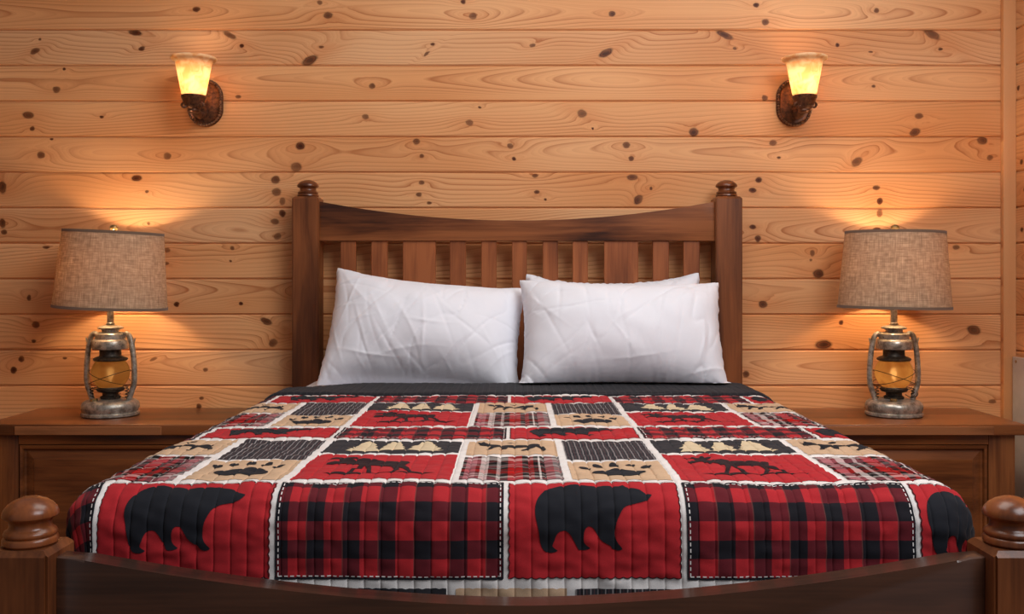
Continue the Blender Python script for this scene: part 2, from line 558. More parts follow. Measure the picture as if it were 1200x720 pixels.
def burlap():
    m, nt, b = new_mat('burlap_shade')
    tc = N(nt, 'ShaderNodeTexCoord').outputs['UV']
    sp = N(nt, 'ShaderNodeSeparateXYZ', {0: tc})
    def threads(a, c, s):
        v = N(nt, 'ShaderNodeCombineXYZ', {0: M(nt, 'MULTIPLY', a, s), 1: M(nt, 'MULTIPLY', c, s * 0.035), 2: 0.0}).outputs[0]
        return N(nt, 'ShaderNodeTexNoise', {'Vector': v, 'Scale': 1.0, 'Detail': 2.0}).outputs[0]
    t = M(nt, 'MULTIPLY', M(nt, 'ADD', threads(sp.outputs[0], sp.outputs[1], 420.0), threads(sp.outputs[1], sp.outputs[0], 420.0)), 0.5)
    l = N(nt, 'ShaderNodeTexNoise', {'Vector': tc, 'Scale': 60.0, 'Detail': 2.0}).outputs[0]
    t = M(nt, 'MULTIPLY_ADD', l, 0.25, M(nt, 'MULTIPLY', t, 0.75))
    col = RAMP(nt, t, [(0.34, rgb(150, 126, 102)), (0.5, rgb(194, 168, 140)), (0.66, rgb(232, 210, 178))])
    setp(nt, b, Base_Color=col, Roughness=0.95, Normal=BUMP(nt, t, 0.5, 0.0012))
    b.inputs['Specular IOR Level'].default_value = 0.1
    tr = N(nt, 'ShaderNodeBsdfTranslucent', {'Color': MIX(nt, 1.0, col, (0.85, 0.76, 0.70, 1), 'MULTIPLY')})
    mx = N(nt, 'ShaderNodeMixShader', {0: 0.30, 1: b.outputs[0], 2: tr.outputs[0]})
    nt.links.new(mx.outputs[0], nt.nodes['Material Output'].inputs[0])
    return m


def amber_glass(name, c1, c2, scale, trans, transp_rough, tl=1.0, tf=0.6):
    m, nt, b = new_mat(name)
    tc = N(nt, 'ShaderNodeTexCoord').outputs['Object']
    n = N(nt, 'ShaderNodeTexNoise', {'Vector': tc, 'Scale': scale, 'Detail': 3.0, 'Distortion': 1.2}).outputs[0]
    col = RAMP(nt, n, [(0.35, c1), (0.6, c2)])
    setp(nt, b, Base_Color=col, Roughness=transp_rough)
    b.inputs['Transmission Weight'].default_value = trans
    b.inputs['IOR'].default_value = 1.08
    tr = N(nt, 'ShaderNodeBsdfTranslucent', {'Color': MIX(nt, 1.0, col, (tl, tl, tl, 1), 'MULTIPLY')})
    mx = N(nt, 'ShaderNodeMixShader', {0: tf, 1: b.outputs[0], 2: tr.outputs[0]})
    nt.links.new(mx.outputs[0], nt.nodes['Material Output'].inputs[0])
    return m


MAT['burlap'] = burlap()
MAT['burlap_trim'] = cloth('burlap_trim', rgb(128, 104, 86), var=0.08)
MAT['sconce_glass'] = amber_glass('amber_marbled_glass', rgb(240, 202, 152), rgb(252, 234, 204), 30.0, 0.0, 0.3, 0.82)
MAT['globe'] = amber_glass('amber_globe_glass', rgb(190, 144, 92), rgb(214, 172, 116), 14.0, 0.85, 0.6, 0.8, 0.78)

# ------------------------------------------------------------------ the room
ZR = [35 + 41.7 * k for k in range(-3, 25)]           # board joints on the back wall, in frame rows
WALL_D = 3.8
KN = {
    0: [(230, 11, 5, 3.5, 0), (375, 3, 3.5, 3, 0), (384, 18, 6, 4.5, 0), (543, 2, 3.5, 3, 0), (554, 19, 5, 4.5, 0), (717, 16, 4.5, 3.5, 0), (886, 6, 4, 3, 0), (897, 26, 5, 4, 0), (1027, 12.5, 3.5, 3, 0)],
    1: [(41, 60, 6, 3.5, -25), (47, 46, 2, 1.5, 0), (158, 38, 9, 4, 15), (166, 57, 4.5, 3, -20), (269, 41, 9, 3.5, 30), (283, 54, 3, 2.5, 0), (377, 55, 3.5, 2, 0), (363, 71, 11, 5.5, -30), (507, 52, 3, 2, 0), (500, 63, 5, 1.5, -35), (624, 53, 4, 2.5, -15), (710, 62, 10, 4.5, -28), (849, 41, 12, 4, 25), (861, 57, 2.5, 2, 0), (981, 53, 3, 2.5, 0), (1020, 61, 3, 1.5, 0), (1092, 40, 12, 5, 30), (1102, 57.5, 3, 2, 0)],
    2: [(75, 81, 2, 2, 0), (66, 105, 5, 4, 0), (279, 113.5, 3.5, 2.5, 0), (436, 101, 4, 3.5, 0), (896, 115, 4, 4, 0), (1024, 101, 2.5, 2, 0)],
    3: [(33, 135, 7, 4.5, 0), (38, 151, 3, 3, 0), (119, 137, 3, 2, 0), (428, 137, 4.5, 3, 0), (550, 144, 5, 4, 0), (562, 126, 2, 1.5, 0), (682, 133, 6, 5, 15), (695, 151, 1.5, 1.5, 0), (813, 155, 6, 6, 0), (1077, 136, 5.5, 3.5, 0), (1072, 155, 7, 5, -20)],
    4: [(60.5, 163, 2.5, 1.5, 0), (48, 182, 5, 4.5, 0), (196, 183, 5, 4.5, 0), (352, 171, 6, 5, 0), (347, 196, 7, 6, 0), (488, 166, 4.5, 4, 0), (494, 183, 3, 2.5, 0), (598, 171, 4, 3.5, 0), (602, 186, 3, 2.5, 0), (734, 170, 5, 4, 0), (740, 186, 3.5, 3, 0), (906, 167.5, 5, 4, 0), (913, 185, 2.5, 2, 0), (1004, 190, 8, 5, -40), (1151, 165, 6.5, 5, 0), (1160, 185, 4, 3.5, 0)],
    5: [(3, 220, 5, 8, 0), (160, 209, 7, 4, 0), (172, 224.5, 2.5, 2, 0), (323, 211, 6, 5, 0), (324, 225, 6, 5, 0), (331, 236, 3.5, 5, 0), (494, 214, 4, 3, 0), (491, 228, 4, 2.5, 0), (503, 238, 3, 2, 0), (627, 206, 4, 2.5, 0), (629, 225, 4, 2.5, 0), (639, 234, 2, 1.5, 0), (741, 208, 7, 4, 0), (748, 234, 7, 5, -50), (763, 221, 2, 2, 0), (889, 211, 4.5, 4, 0), (882, 223, 5, 3, 0), (1027, 220, 5, 3, 0), (1031, 236, 4, 4.5, 0)],
    6: [(5, 272, 4, 3.5, 0), (3, 262, 4, 6, 0), (322, 260, 5.5, 4, 0), (325, 277, 5, 4, -20), (331, 250, 4, 4.5, 0), (174, 262, 2, 2, 0), (882, 266, 4, 3, 0), (888, 280, 4, 4.5, 0), (1027, 269, 5, 3, 0), (1031, 250, 4, 5, 0)],
    7: [(272, 291, 3, 2.5, 0), (270, 306, 2, 1.5, 0), (196, 293, 4, 3, 0), (195, 309, 3, 2, 0), (54, 290, 5, 2, 0), (952, 297, 3, 4, 0), (950, 305, 2, 1.5, 0), (959, 321, 7, 6, 0), (1120.6, 290, 4.5, 3.5, 0)],
    8: [(34, 349, 2.5, 4, 0), (207, 357, 3.5, 3, 0), (282, 356, 3, 2.5, 0), (346, 343, 3, 5, 0), (894, 357, 6, 4.5, 0)],
    9: [(42, 381, 5, 4.5, 0), (40, 400, 3, 2.5, 0), (312, 377, 8, 4, 25), (320, 402, 6, 5, -30), (986, 378, 3, 3, 0), (965, 404, 11, 6, 0), (1141, 387, 9, 6, 15)],
    10: [(25, 421, 4, 4, 0), (16, 434, 4, 4.5, 0), (76, 420, 2.5, 1.5, 0), (180, 421, 5, 2, -20), (241, 433.5, 3.5, 2.5, 0), (346, 428, 3, 5, 0), (874, 439, 4, 4.5, 0)],
    11: [(236, 467, 3, 2, 0), (233, 477, 3.5, 4, 0), (1163, 471, 5, 3, 0)],
}

RIGHT_X = 1.942
LEFT_X = -2.75


def board_mesh(name, length, height, thick, ch=0.0050, lip=0.003):
    """tongue-and-groove board, front face at y=0 looking to -y, origin on the front face at the middle of its height"""
    h = height / 2
    prof = [(0.0, h - ch - lip), (0.0, -h + ch), (ch * 0.9, -h), (thick, -h), (thick, h), (0.007, h), (0.007, h - lip), (ch * 0.9, h - lip)]
    vs = [(x, y, z) for x in length for y, z in prof]
    n = len(prof)
    fs = [(i, (i + 1) % n, n + (i + 1) % n, n + i) for i in range(n)] + [tuple(range(n))[::-1], tuple(range(n, 2 * n))]
    me = bpy.data.meshes.new(name)
    me.from_pydata(vs, [], fs)
    bm = bmesh.new()
    bm.from_mesh(me)
    bmesh.ops.recalc_face_normals(bm, faces=bm.faces[:])
    bm.to_mesh(me)
    bm.free()
    return me


def build_room():
    fl = box('floor', LEFT_X, RIGHT_X + 0.06, -5.2, 0.06, -0.05, 0.0, MAT['floor'], None, 0)
    tag(fl, 'brown wooden floor under the bed', 'floor', kind='structure')
    wb = box('wall_back', LEFT_X, RIGHT_X + 0.06, 0.018, 0.06, 0.0, 2.62, MAT['backing'], None, 0)
    tag(wb, 'knotty pine plank wall behind the headboard', 'wall', kind='structure')
    wr = box('wall_right', RIGHT_X + 0.018, RIGHT_X + 0.06, -3.0, 0.018, 0.0, 2.62, MAT['backing'], None, 0)
    tag(wr, 'knotty pine plank side wall at the right', 'wall', kind='structure')
    for i in range(len(ZR) - 1):
        za = px(0, ZR[i], WALL_D).z
        zb = px(0, ZR[i + 1], WALL_D).z
        zb = max(zb, 0.002)
        if za < 0.02:
            break
        zc, h = (za + zb) / 2, za - zb
        k = i - 2                                     # visible row number, 0 at the top edge
        kn = []
        for (x, y, rx, ry, ang) in KN.get(k, []):
            p = px(x, y, WALL_D)
            s = WALL_D / F_PX
            kn.append((p.x, p.z - zc, rx * s * 1.0, ry * s * 1.0, math.radians(-ang)))
        if k < 0 or k > 11:
            rr = random.Random(k)
            kn = [(rr.uniform(-2, 1.9), rr.uniform(-0.05, 0.05), 0.014, 0.011, 0.0) for _ in range(5)]
        mt = pine('pine_board_%02d' % (i + 1), 0, 2, zc, kn, i + 1.0)
        o = link('board', board_mesh('board', (LEFT_X, RIGHT_X), h, 0.017), mt, wb)
        o.location = (0, 0, zc)
        o2 = link('board', board_mesh('side_board', (-0.0, 3.0), h, 0.017), None, wr)
        mt2 = pine('pine_side_board_%02d' % (i + 1), 0, 2, zc,
                   [(random.Random(i * 7 + j).uniform(0.03, 0.9), random.Random(i * 9 + j).uniform(-0.045, 0.045), 0.012, 0.011, 0) for j in range(4)], i + 40.0, 0.92)
        o2.data.materials.append(mt2)
        o2.rotation_euler = (0, 0, -math.pi / 2)      # front looks to -x
        o2.location = (RIGHT_X, 0, zc)
    wl = box('wall_left', LEFT_X - 0.06, LEFT_X - 0.018, -3.4, 0.018, 0.0, 2.62, MAT['backing'], None, 0)
    tag(wl, 'knotty pine plank side wall at the left', 'wall', kind='structure')
    for b in [o for o in wr.children]:
        c = b.copy()
        COL.objects.link(c)
        c.parent = wl
        c.rotation_euler = (0, 0, math.pi / 2)
        c.location = (LEFT_X, -3.0, b.location.z)
    t = box('trim_1', px(1176, 0, 3.775).x, RIGHT_X - 0.0005, -0.026, -0.0005, 0.0, 2.62,
            pine('pine_trim', 2, 0, 0, [], 77.0, 0.92), None, 0.003)
    tag(t, 'narrow vertical pine trim strip in the wall corner', 'trim', kind='structure')


build_room()

# ------------------------------------------------------------------ bed
BX = 0.010           # middle of the bed
PX = 0.797           # post centres left and right of it
YF = CAM_Y + 1.586   # foot posts
YH = CAM_Y + 3.716   # head posts
PW = 0.050           # half a post


def finial_profile(r, h):
    k = [(0.0, 0.0), (0.92, 0.0), (1.0, 0.05), (1.0, 0.13), (0.95, 0.17), (0.90, 0.185), (0.95, 0.21), (0.965, 0.25), (0.92, 0.30), (0.82, 0.335), (0.76, 0.39), (0.75, 0.47), (0.80, 0.53),
         (0.93, 0.565), (1.0, 0.60), (1.01, 0.65), (0.96, 0.73), (0.82, 0.83), (0.60, 0.915), (0.32, 0.975), (0.0, 1.0)]
    return [(a * r, b * h) for a, b in k]


def post(parent, x, y, ztop, name='post'):
    bm = bmesh.new()
    bm_box(bm, -PW, PW, -PW, PW, 0.0, ztop, 0.0)
    top = [e for e in bm.edges if all(abs(v.co.z - ztop) < 1e-6 for v in e.verts)]
    bmesh.ops.bevel(bm, geom=top, offset=0.009, segments=1, affect='EDGES')
    vert = [e for e in bm.edges if abs(e.verts[0].co.z - e.verts[1].co.z) > 0.3]
    bmesh.ops.bevel(bm, geom=vert, offset=0.004, segments=2, affect='EDGES')
    o = from_bm(name, bm, MAT['bed_z'], parent, smooth=True, sharp=30)
    o.location = (x, y, 0)
    return o


def curved_board(name, x0, x1, y0, y1, top, bottom, mat, parent, n=48, bevel=0.004):
    """board with a curved top edge: top(x), bottom a number"""
    bm = bmesh.new()
    xs = [x0 + (x1 - x0) * i / n for i in range(n + 1)]
    fr = [bm.verts.new((x, y0, top(x))) for x in xs] + [bm.verts.new((x, y0, bottom)) for x in (x1, x0)]
    f = bm.faces.new(fr)
    r = bmesh.ops.extrude_face_region(bm, geom=[f])
    for v in [g for g in r['geom'] if isinstance(g, bmesh.types.BMVert)]:
        v.co.y = y1
    es = [e for e in bm.edges if abs(e.verts[0].co.y - e.verts[1].co.y) < 1e-6]
    bmesh.ops.bevel(bm, geom=es, offset=bevel, segments=2, profile=0.6, affect='EDGES')
    return from_bm(name, bm, mat, parent, smooth=True, sharp=35)


def build_bed():
    bed = empty('bed', (BX, (YF + YH) / 2, 0))
    tag(bed, 'dark walnut wooden bed frame with slatted headboard and curved footboard', 'bed')
    ox, oy = -BX, -(YF + YH) / 2

    def w(o):
        o.location.x += ox
        o.location.y += oy
        return o
    for sx in (-1, 1):
        p = w(post(bed, BX + sx * PX, YH, 1.4265, 'headboard_post'))
        lathe('finial', finial_profile(0.0405, 0.066), MAT['turned'], p, 40, (0, 0, 1.4265))
        p = w(post(bed, BX + sx * PX, YF, 0.690, 'footboard_post'))
        lathe('finial', finial_profile(0.0425, 0.078), MAT['turned'], p, 40, (0, 0, 0.690))
    hx0, hx1 = BX - PX + PW - 0.001, BX + PX - PW + 0.001
    yr = CAM_Y + 3.705

    def htop(x):
        s = (x - BX) / (PX - PW)
        return 1.336 + 0.072 * s * s
    w(curved_board('headboard_rail', hx0, hx1, yr - 0.018, yr + 0.018, htop, 1.259, MAT['bed_x'], bed))
    for a, c in ((399, 417), (435, 454), (472, 510.5), (527, 546), (564, 582), (600, 617.5), (636, 654), (671, 689), (708, 748), (765, 784), (801, 820)):
        d = 3.705 - 0.009
        o = box('slat', px(a, 0, d).x, px(c, 0, d).x, yr - 0.009, yr + 0.009, 0.60, 1.2595, MAT['slat_z'], bed, 0.002, 1)
        w(o)
    w(box('headboard_lower_rail', hx0, hx1, yr - 0.018, yr + 0.018, 0.44, 0.601, MAT['bed_x'], bed, 0.003))
    # footboard
    yf = CAM_Y + 1.590

    def ftop(x):
        s = min(1.0, abs(x - BX) / (PX - PW))
        e = 1.0 - max(0.0, (s - 0.93) / 0.07) ** 2 * 0.035
        return 0.595 + 0.081 * (s ** 1.75) * e
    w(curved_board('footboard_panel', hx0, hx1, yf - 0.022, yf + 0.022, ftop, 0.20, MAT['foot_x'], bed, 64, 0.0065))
    for sx in (-1, 1):
        w(box('side_rail', BX + sx * PX - 0.016, BX + sx * PX + 0.016, YF + PW - 0.001, YH - PW + 0.001, 0.27, 0.43, MAT['bed_y'], bed, 0.004))
    for yy in (-1.75, -1.1, -0.45):
        w(box('support_slat', BX - PX + 0.0155, BX + PX - 0.0155, yy - 0.05, yy + 0.05, 0.275, 0.298, MAT['bed_x'], bed, 0.002, 1))


build_bed()

# ------------------------------------------------------------------ mattress, quilt
ZB = 0.760            # top of the quilt
Y0 = CAM_Y + 1.731    # where the quilt begins to turn down at the foot
RQ = 0.066            # radius of the turn
HX = 0.792            # outer half width
CX = HX - RQ
PITCH = 0.0285        # quilting channels

rngq = np.random.RandomState(3)
LAT = rngq.rand(64, 64)


def vnoise(x, y):
    xi, yi = np.floor(x).astype(int), np.floor(y).astype(int)
    fx, fy = x - xi, y - yi
    fx, fy = fx * fx * (3 - 2 * fx), fy * fy * (3 - 2 * fy)
    a, b_ = LAT[xi % 64, yi % 64], LAT[(xi + 1) % 64, yi % 64]
    c, d = LAT[xi % 64, (yi + 1) % 64], LAT[(xi + 1) % 64, (yi + 1) % 64]
    return (a * (1 - fx) + b_ * fx) * (1 - fy) + (c * (1 - fx) + d * fx) * fy - 0.5


def drape(u, v, off=0.0, relief=1.0):
    u = np.asarray(u, float)
    v = np.asarray(v, float)
    us = u - BX
    cu = np.clip(us, -CX, CX)
    cv = np.maximum(v, 0.0)
    eu, ev = us - cu, v - cv
    L = np.hypot(eu, ev) + 1e-12
    dx, dy = eu / L, ev / L
    q = RQ * math.pi / 2
    th = np.minimum(L, q) / RQ
    tail = np.maximum(L - q, 0.0)
    side = np.abs(dx)
    out = RQ * np.sin(th) + tail * (0.02 + 0.05 * side) + 0.014 * side * np.sin(v * 13.0 + 1.0) * np.minimum(tail / 0.2, 1.0)
    drop = RQ * (1 - np.cos(th)) + tail
    nz, nh = np.cos(th), np.sin(th)
    ds = np.abs((u / PITCH + 0.5) % 1.0 - 0.5) * PITCH          # distance from the nearest quilting seam
    h = (0.0026 * (1 - np.exp(-ds / 0.0010)) + 0.0008 * np.sin(math.pi * ds / PITCH)) * (1 + 0.5 * vnoise(u * 37 + 9, v * 21 + 4))
    h = h + 0.0046 * vnoise(u * 30 + 3 + v * 16, v * 58 + 50) + 0.0022 * vnoise(u * 60 + v * 40, v * 75 - u * 30 + 7) + 0.005 * vnoise(u * 6 + 20, v * 6 + 30)
    h = h * relief + off
    x = BX + cu + dx * (out + nh * h)
    y = Y0 + cv + dy * (out + nh * h)
    z = ZB - drop + nz * h - 0.004
    return np.stack([x, y, z], -1)


US = PITCH / 8.0
VS_ = 0.005


SEAM = (0.0, 0.0011, 0.0034, 0.0080, PITCH / 2, PITCH - 0.0080, PITCH - 0.0034, PITCH - 0.0011)


def ulines(a, c):
    """lines of the quilt's own grid across the channels: close together at the seams"""
    k0, k1 = math.floor(a / PITCH), math.ceil(c / PITCH)
    ls = [k * PITCH + t for k in range(k0, k1 + 1) for t in SEAM]
    return [a] + [t for t in ls if t - a > 0.0006 and c - t > 0.0006] + [c]


def glines(a, c, step):
    """multiples of step strictly inside a..c, with both ends"""
    k0, k1 = math.floor(a / step) + 1, math.ceil(c / step) - 1
    ls = [k * step for k in range(k0, k1 + 1)]
    ls = [t for t in ls if t - a > step * 0.12 and c - t > step * 0.12]
    return [a] + ls + [c]


def uv_mesh(name, U, V, faces, off, mat, parent, u0=0.0, v0=0.0, relief=1.0):
    co = drape(np.array(U), np.array(V), off, relief)
    me = bpy.data.meshes.new(name)
    me.from_pydata(co.tolist(), [], faces)
    uvl = me.uv_layers.new(name='UVMap')
    li = np.empty(len(me.loops), dtype=np.int32)
    me.loops.foreach_get('vertex_index', li)
    uv = np.stack([np.array(U)[li] - u0, np.array(V)[li] - v0], -1).astype(np.float32).ravel()
    uvl.data.foreach_set('uv', uv)
    return link(name, me, mat, parent, True)


def grid_patch(name, u0, u1, v0, v1, off, mat, parent, scallop=(0, 0, 0, 0), vstep=VS_, relief=1.0):
    """scallop depth on left, right, bottom (foot side), top"""
    ul = np.array(ulines(u0, u1))
    vl = np.array(glines(v0, v1, 0.0025 if (scallop[0] or scallop[1]) else vstep))
    Ug, Vg = np.meshgrid(ul, vl)
    Ug, Vg = Ug.copy(), Vg.copy()
    sp = 4 * US
    wv = np.abs(np.sin(math.pi * Vg[:, 0] / sp))
    wu = np.abs(np.sin(math.pi * (Ug[0, :]) / sp))
    if scallop[0]:
        Ug[:, 0] -= scallop[0] * wv
    if scallop[1]:
        Ug[:, -1] += scallop[1] * wv
    if scallop[2]:
        Vg[0, :] -= scallop[2] * wu
    if scallop[3]:
        Vg[-1, :] += scallop[3] * wu
    nu, nv = len(ul), len(vl)
    fs = [(j * nu + i, j * nu + i + 1, (j + 1) * nu + i + 1, (j + 1) * nu + i) for j in range(nv - 1) for i in range(nu - 1)]
    return uv_mesh(name, Ug.ravel(), Vg.ravel(), fs, off, mat, parent, u0, v0, relief)


def outline_patch(name, polys, off, mat, parent):
    """polys: outlines in (u, v); cut along the quilt's own grid so that they follow the relief"""
    bm = bmesh.new()
    for pts in polys:
        f = bm.faces.new([bm.verts.new((a, c, 0)) for a, c in pts])
    allp = [p for pts in polys for p in pts]
    u0, u1 = min(p[0] for p in allp), max(p[0] for p in allp)
    v0, v1 = min(p[1] for p in allp), max(p[1] for p in allp)
    for axis, a, c, st in ((0, u0, u1, US), (1, v0, v1, VS_)):
        for t in (ulines(a, c) if axis == 0 else glines(a, c, st))[1:-1]:
            co = (t, 0, 0) if axis == 0 else (0, t, 0)
            no = (1, 0, 0) if axis == 0 else (0, 1, 0)
            bmesh.ops.bisect_plane(bm, geom=bm.verts[:] + bm.edges[:] + bm.faces[:], dist=1e-6, plane_co=co, plane_no=no)
    bmesh.ops.triangulate(bm, faces=[f for f in bm.faces if len(f.verts) > 4])
    bm.verts.index_update()
    for f in bm.faces:
        f.normal_update()
        if f.normal.z < 0:
            f.normal_flip()
    U = [v.co.x for v in bm.verts]
    V = [v.co.y for v in bm.verts]
    fs = [tuple(v.index for v in f.verts) for f in bm.faces]
    bm.free()
    return uv_mesh(name, U, V, fs, off, mat, parent)


BEAR = [(865, 155), (840, 182), (800, 195), (740, 207), (700, 225), (675, 260), (655, 300), (645, 350), (650, 385), (668, 415), (688, 440), (660, 450), (632, 440), (622, 425),
        (590, 408), (560, 385), (540, 350), (520, 325), (495, 318), (475, 335), (468, 370), (470, 405), (490, 425), (505, 435), (480, 445), (445, 447), (432, 430), (415, 400),
        (395, 365), (370, 342), (335, 342), (312, 365), (300, 400), (290, 425), (305, 440), (320, 452), (290, 462), (255, 458), (232, 435), (220, 400), (214, 350), (205, 310),
        (193, 260), (195, 210), (212, 165), (245, 125), (290, 98), (340, 85), (400, 80), (450, 84), (510, 93), (560, 90), (620, 88), (680, 92), (705, 83), (722, 95), (770, 103),
        (800, 115), (825, 135), (860, 148)]
BEAR = [((x - 45) / 975.0, 1 - (y - 40) / 560.0) for x, y in BEAR]

# walking moose with antlers, facing left, on a strip of ground (block coordinates, 0..1)
MOOSE = [(0.13, 0.62), (0.17, 0.67), (0.20, 0.70), (0.19, 0.77), (0.14, 0.76), (0.10, 0.80), (0.15, 0.81), (0.13, 0.86), (0.18, 0.83), (0.20, 0.88), (0.23, 0.83), (0.27, 0.89), (0.28, 0.82),
         (0.34, 0.87), (0.31, 0.79), (0.27, 0.76), (0.31, 0.74), (0.35, 0.79), (0.39, 0.80), (0.46, 0.75), (0.54, 0.74), (0.62, 0.74), (0.66, 0.71), (0.69, 0.66), (0.68, 0.60), (0.665, 0.54),
         (0.70, 0.47), (0.72, 0.40), (0.735, 0.30), (0.755, 0.265), (0.72, 0.26), (0.70, 0.36), (0.665, 0.44), (0.625, 0.49), (0.645, 0.40), (0.625, 0.33), (0.60, 0.27), (0.57, 0.27), (0.60, 0.35),
         (0.605, 0.42), (0.575, 0.53), (0.50, 0.53), (0.44, 0.52), (0.455, 0.42), (0.465, 0.33), (0.475, 0.27), (0.44, 0.27), (0.435, 0.36), (0.42, 0.45), (0.405, 0.50), (0.385, 0.42), (0.36, 0.34),
         (0.345, 0.265), (0.315, 0.265), (0.335, 0.35), (0.355, 0.43), (0.365, 0.53), (0.34, 0.58), (0.30, 0.60), (0.275, 0.55), (0.262, 0.60), (0.225, 0.62), (0.17, 0.575), (0.13, 0.58)]
GROUND = [(0.16, 0.235), (0.24, 0.262), (0.40, 0.275), (0.55, 0.272), (0.70, 0.285), (0.80, 0.262), (0.90, 0.245), (0.78, 0.225), (0.62, 0.232), (0.45, 0.225), (0.30, 0.212)]
ELK = [(0.14, 0.66), (0.10, 0.78), (0.15, 0.74), (0.17, 0.86), (0.20, 0.75), (0.25, 0.80), (0.245, 0.70), (0.31, 0.66), (0.38, 0.60), (0.48, 0.58), (0.60, 0.60), (0.70, 0.62), (0.80, 0.66), (0.82, 0.60),
       (0.80, 0.50), (0.86, 0.42), (0.88, 0.30), (0.85, 0.22), (0.83, 0.34), (0.77, 0.44), (0.74, 0.40), (0.68, 0.30), (0.62, 0.24), (0.60, 0.27), (0.66, 0.36), (0.68, 0.46), (0.58, 0.47), (0.46, 0.46),
       (0.44, 0.36), (0.38, 0.27), (0.35, 0.29), (0.39, 0.40), (0.38, 0.48), (0.30, 0.42), (0.24, 0.30), (0.21, 0.32), (0.26, 0.46), (0.28, 0.54), (0.24, 0.58), (0.18, 0.56), (0.13, 0.58), (0.16, 0.62)]
BIRD = [(0.44, 0.80), (0.50, 0.83), (0.56, 0.88), (0.55, 0.83), (0.52, 0.78), (0.47, 0.77)]
PAD = smooth2([(0.22, 0.36), (0.30, 0.47), (0.41, 0.53), (0.50, 0.56), (0.59, 0.53), (0.70, 0.47), (0.78, 0.36), (0.70, 0.24), (0.60, 0.18), (0.50, 0.22), (0.40, 0.18), (0.30, 0.24)], 3)


def toe(cx, cy, ang, a=0.042, c=0.085):
    out = []
    for k in range(14):
        t = 2 * math.pi * k / 14
        x, y = a * math.cos(t) * (1 - 0.3 * math.sin(t)), c * math.sin(t)
        out.append((cx + x * math.cos(ang) - y * math.sin(ang), cy + x * math.sin(ang) + y * math.cos(ang)))
    return out


TOES = [toe(0.165, 0.66, 0.7, 0.046, 0.080), toe(0.310, 0.775, 0.35, 0.050, 0.085), toe(0.49, 0.82, 0.0, 0.050, 0.088), toe(0.67, 0.775, -0.35, 0.050, 0.085), toe(0.825, 0.66, -0.7, 0.046, 0.080)]


def tree_outline(cx, w, h0, h1, seed):
    r = random.Random(seed)
    L, Rr = [], []
    n = 5
    for k in range(n):
        t = k / n
        half = w * (1 - t) ** 0.7
        y = h0 + (h1 - h0) * t
        L.append((cx - half * r.uniform(0.9, 1.1), y + 0.02))
        L.append((cx - half * 0.68, y + (h1 - h0) / n * 0.75))
        Rr.append((cx + half * r.uniform(0.9, 1.1), y + 0.02))
        Rr.append((cx + half * 0.68, y + (h1 - h0) / n * 0.75))
    return L + [(cx, h1)] + Rr[::-1]


TREES = [tree_outline(0.29, 0.135, 0.14, 0.90, 1), tree_outline(0.505, 0.115, 0.14, 0.84, 2), tree_outline(0.735, 0.15, 0.14, 0.92, 3)]


def place(poly, b):
    u0, u1, v0, v1 = b
    return [(u0 + a * (u1 - u0), v0 + c * (v1 - v0)) for a, c in poly]


def strip_quads(path, half):
    """thin quads along a (u,v) path given as segments"""
    qs = []
    for (a, c) in path:
        dx, dy = c[0] - a[0], c[1] - a[1]
        l = math.hypot(dx, dy) or 1
        nx, ny = -dy / l * half, dx / l * half
        qs.append([(a[0] - nx, a[1] - ny), (c[0] - nx, c[1] - ny), (c[0] + nx, c[1] + ny), (a[0] + nx, a[1] + ny)])
    return qs


def quads_mesh(name, qs, off, mat, parent):
    U = [p[0] for q in qs for p in q]
    V = [p[1] for q in qs for p in q]
    fs = [tuple(range(4 * i, 4 * i + 4)) for i in range(len(qs))]
    return uv_mesh(name, U, V, fs, off, mat, parent)


def dashes(b, inset, dash, gap):
    u0, u1, v0, v1 = b[0] + inset, b[1] - inset, b[2] + inset, b[3] - inset
    segs = []
    for (ax, ay, cx, cy) in ((u0, v0, u1, v0), (u0, v1, u1, v1), (u0, v0, u0, v1), (u1, v0, u1, v1)):
        l = math.hypot(cx - ax, cy - ay)
        t = 0.0
        while t < l:
            e = min(t + dash, l)
            segs.append(((ax + (cx - ax) * t / l, ay + (cy - ay) * t / l), (ax + (cx - ax) * e / l, ay + (cy - ay) * e / l)))
            t += dash + gap
    return segs


def edge_segs(b, step=US):
    u0, u1, v0, v1 = b
    segs = []
    for fixed, a, c, horiz in ((v0, u0, u1, 1), (v1, u0, u1, 1), (u0, v0, v1, 0), (u1, v0, v1, 0)):
        ls = ulines(a, c) if horiz else glines(a, c, step)
        for s, e in zip(ls[:-1], ls[1:]):
            segs.append((((s, fixed), (e, fixed)) if horiz else ((fixed, s), (fixed, e))))
    return segs


def scallop_segs(b, depth):
    """the zigzag thread that follows the scalloped edge of a red block"""
    u0, u1, v0, v1 = b
    sp = 4 * US
    segs = []
    for fixed, a, c, horiz, sg in ((v0, u0, u1, 1, -1), (v1, u0, u1, 1, 1), (u0, v0, v1, 0, -1), (u1, v0, v1, 0, 1)):
        n = int((c - a) / (US * 0.5))
        pts = []
        for k in range(n + 1):
            t = a + (c - a) * k / n
            o = fixed + sg * (depth * abs(math.sin(math.pi * t / sp)))
            pts.append((t, o) if horiz else (o, t))
        segs += list(zip(pts[:-1], pts[1:]))
    return segs


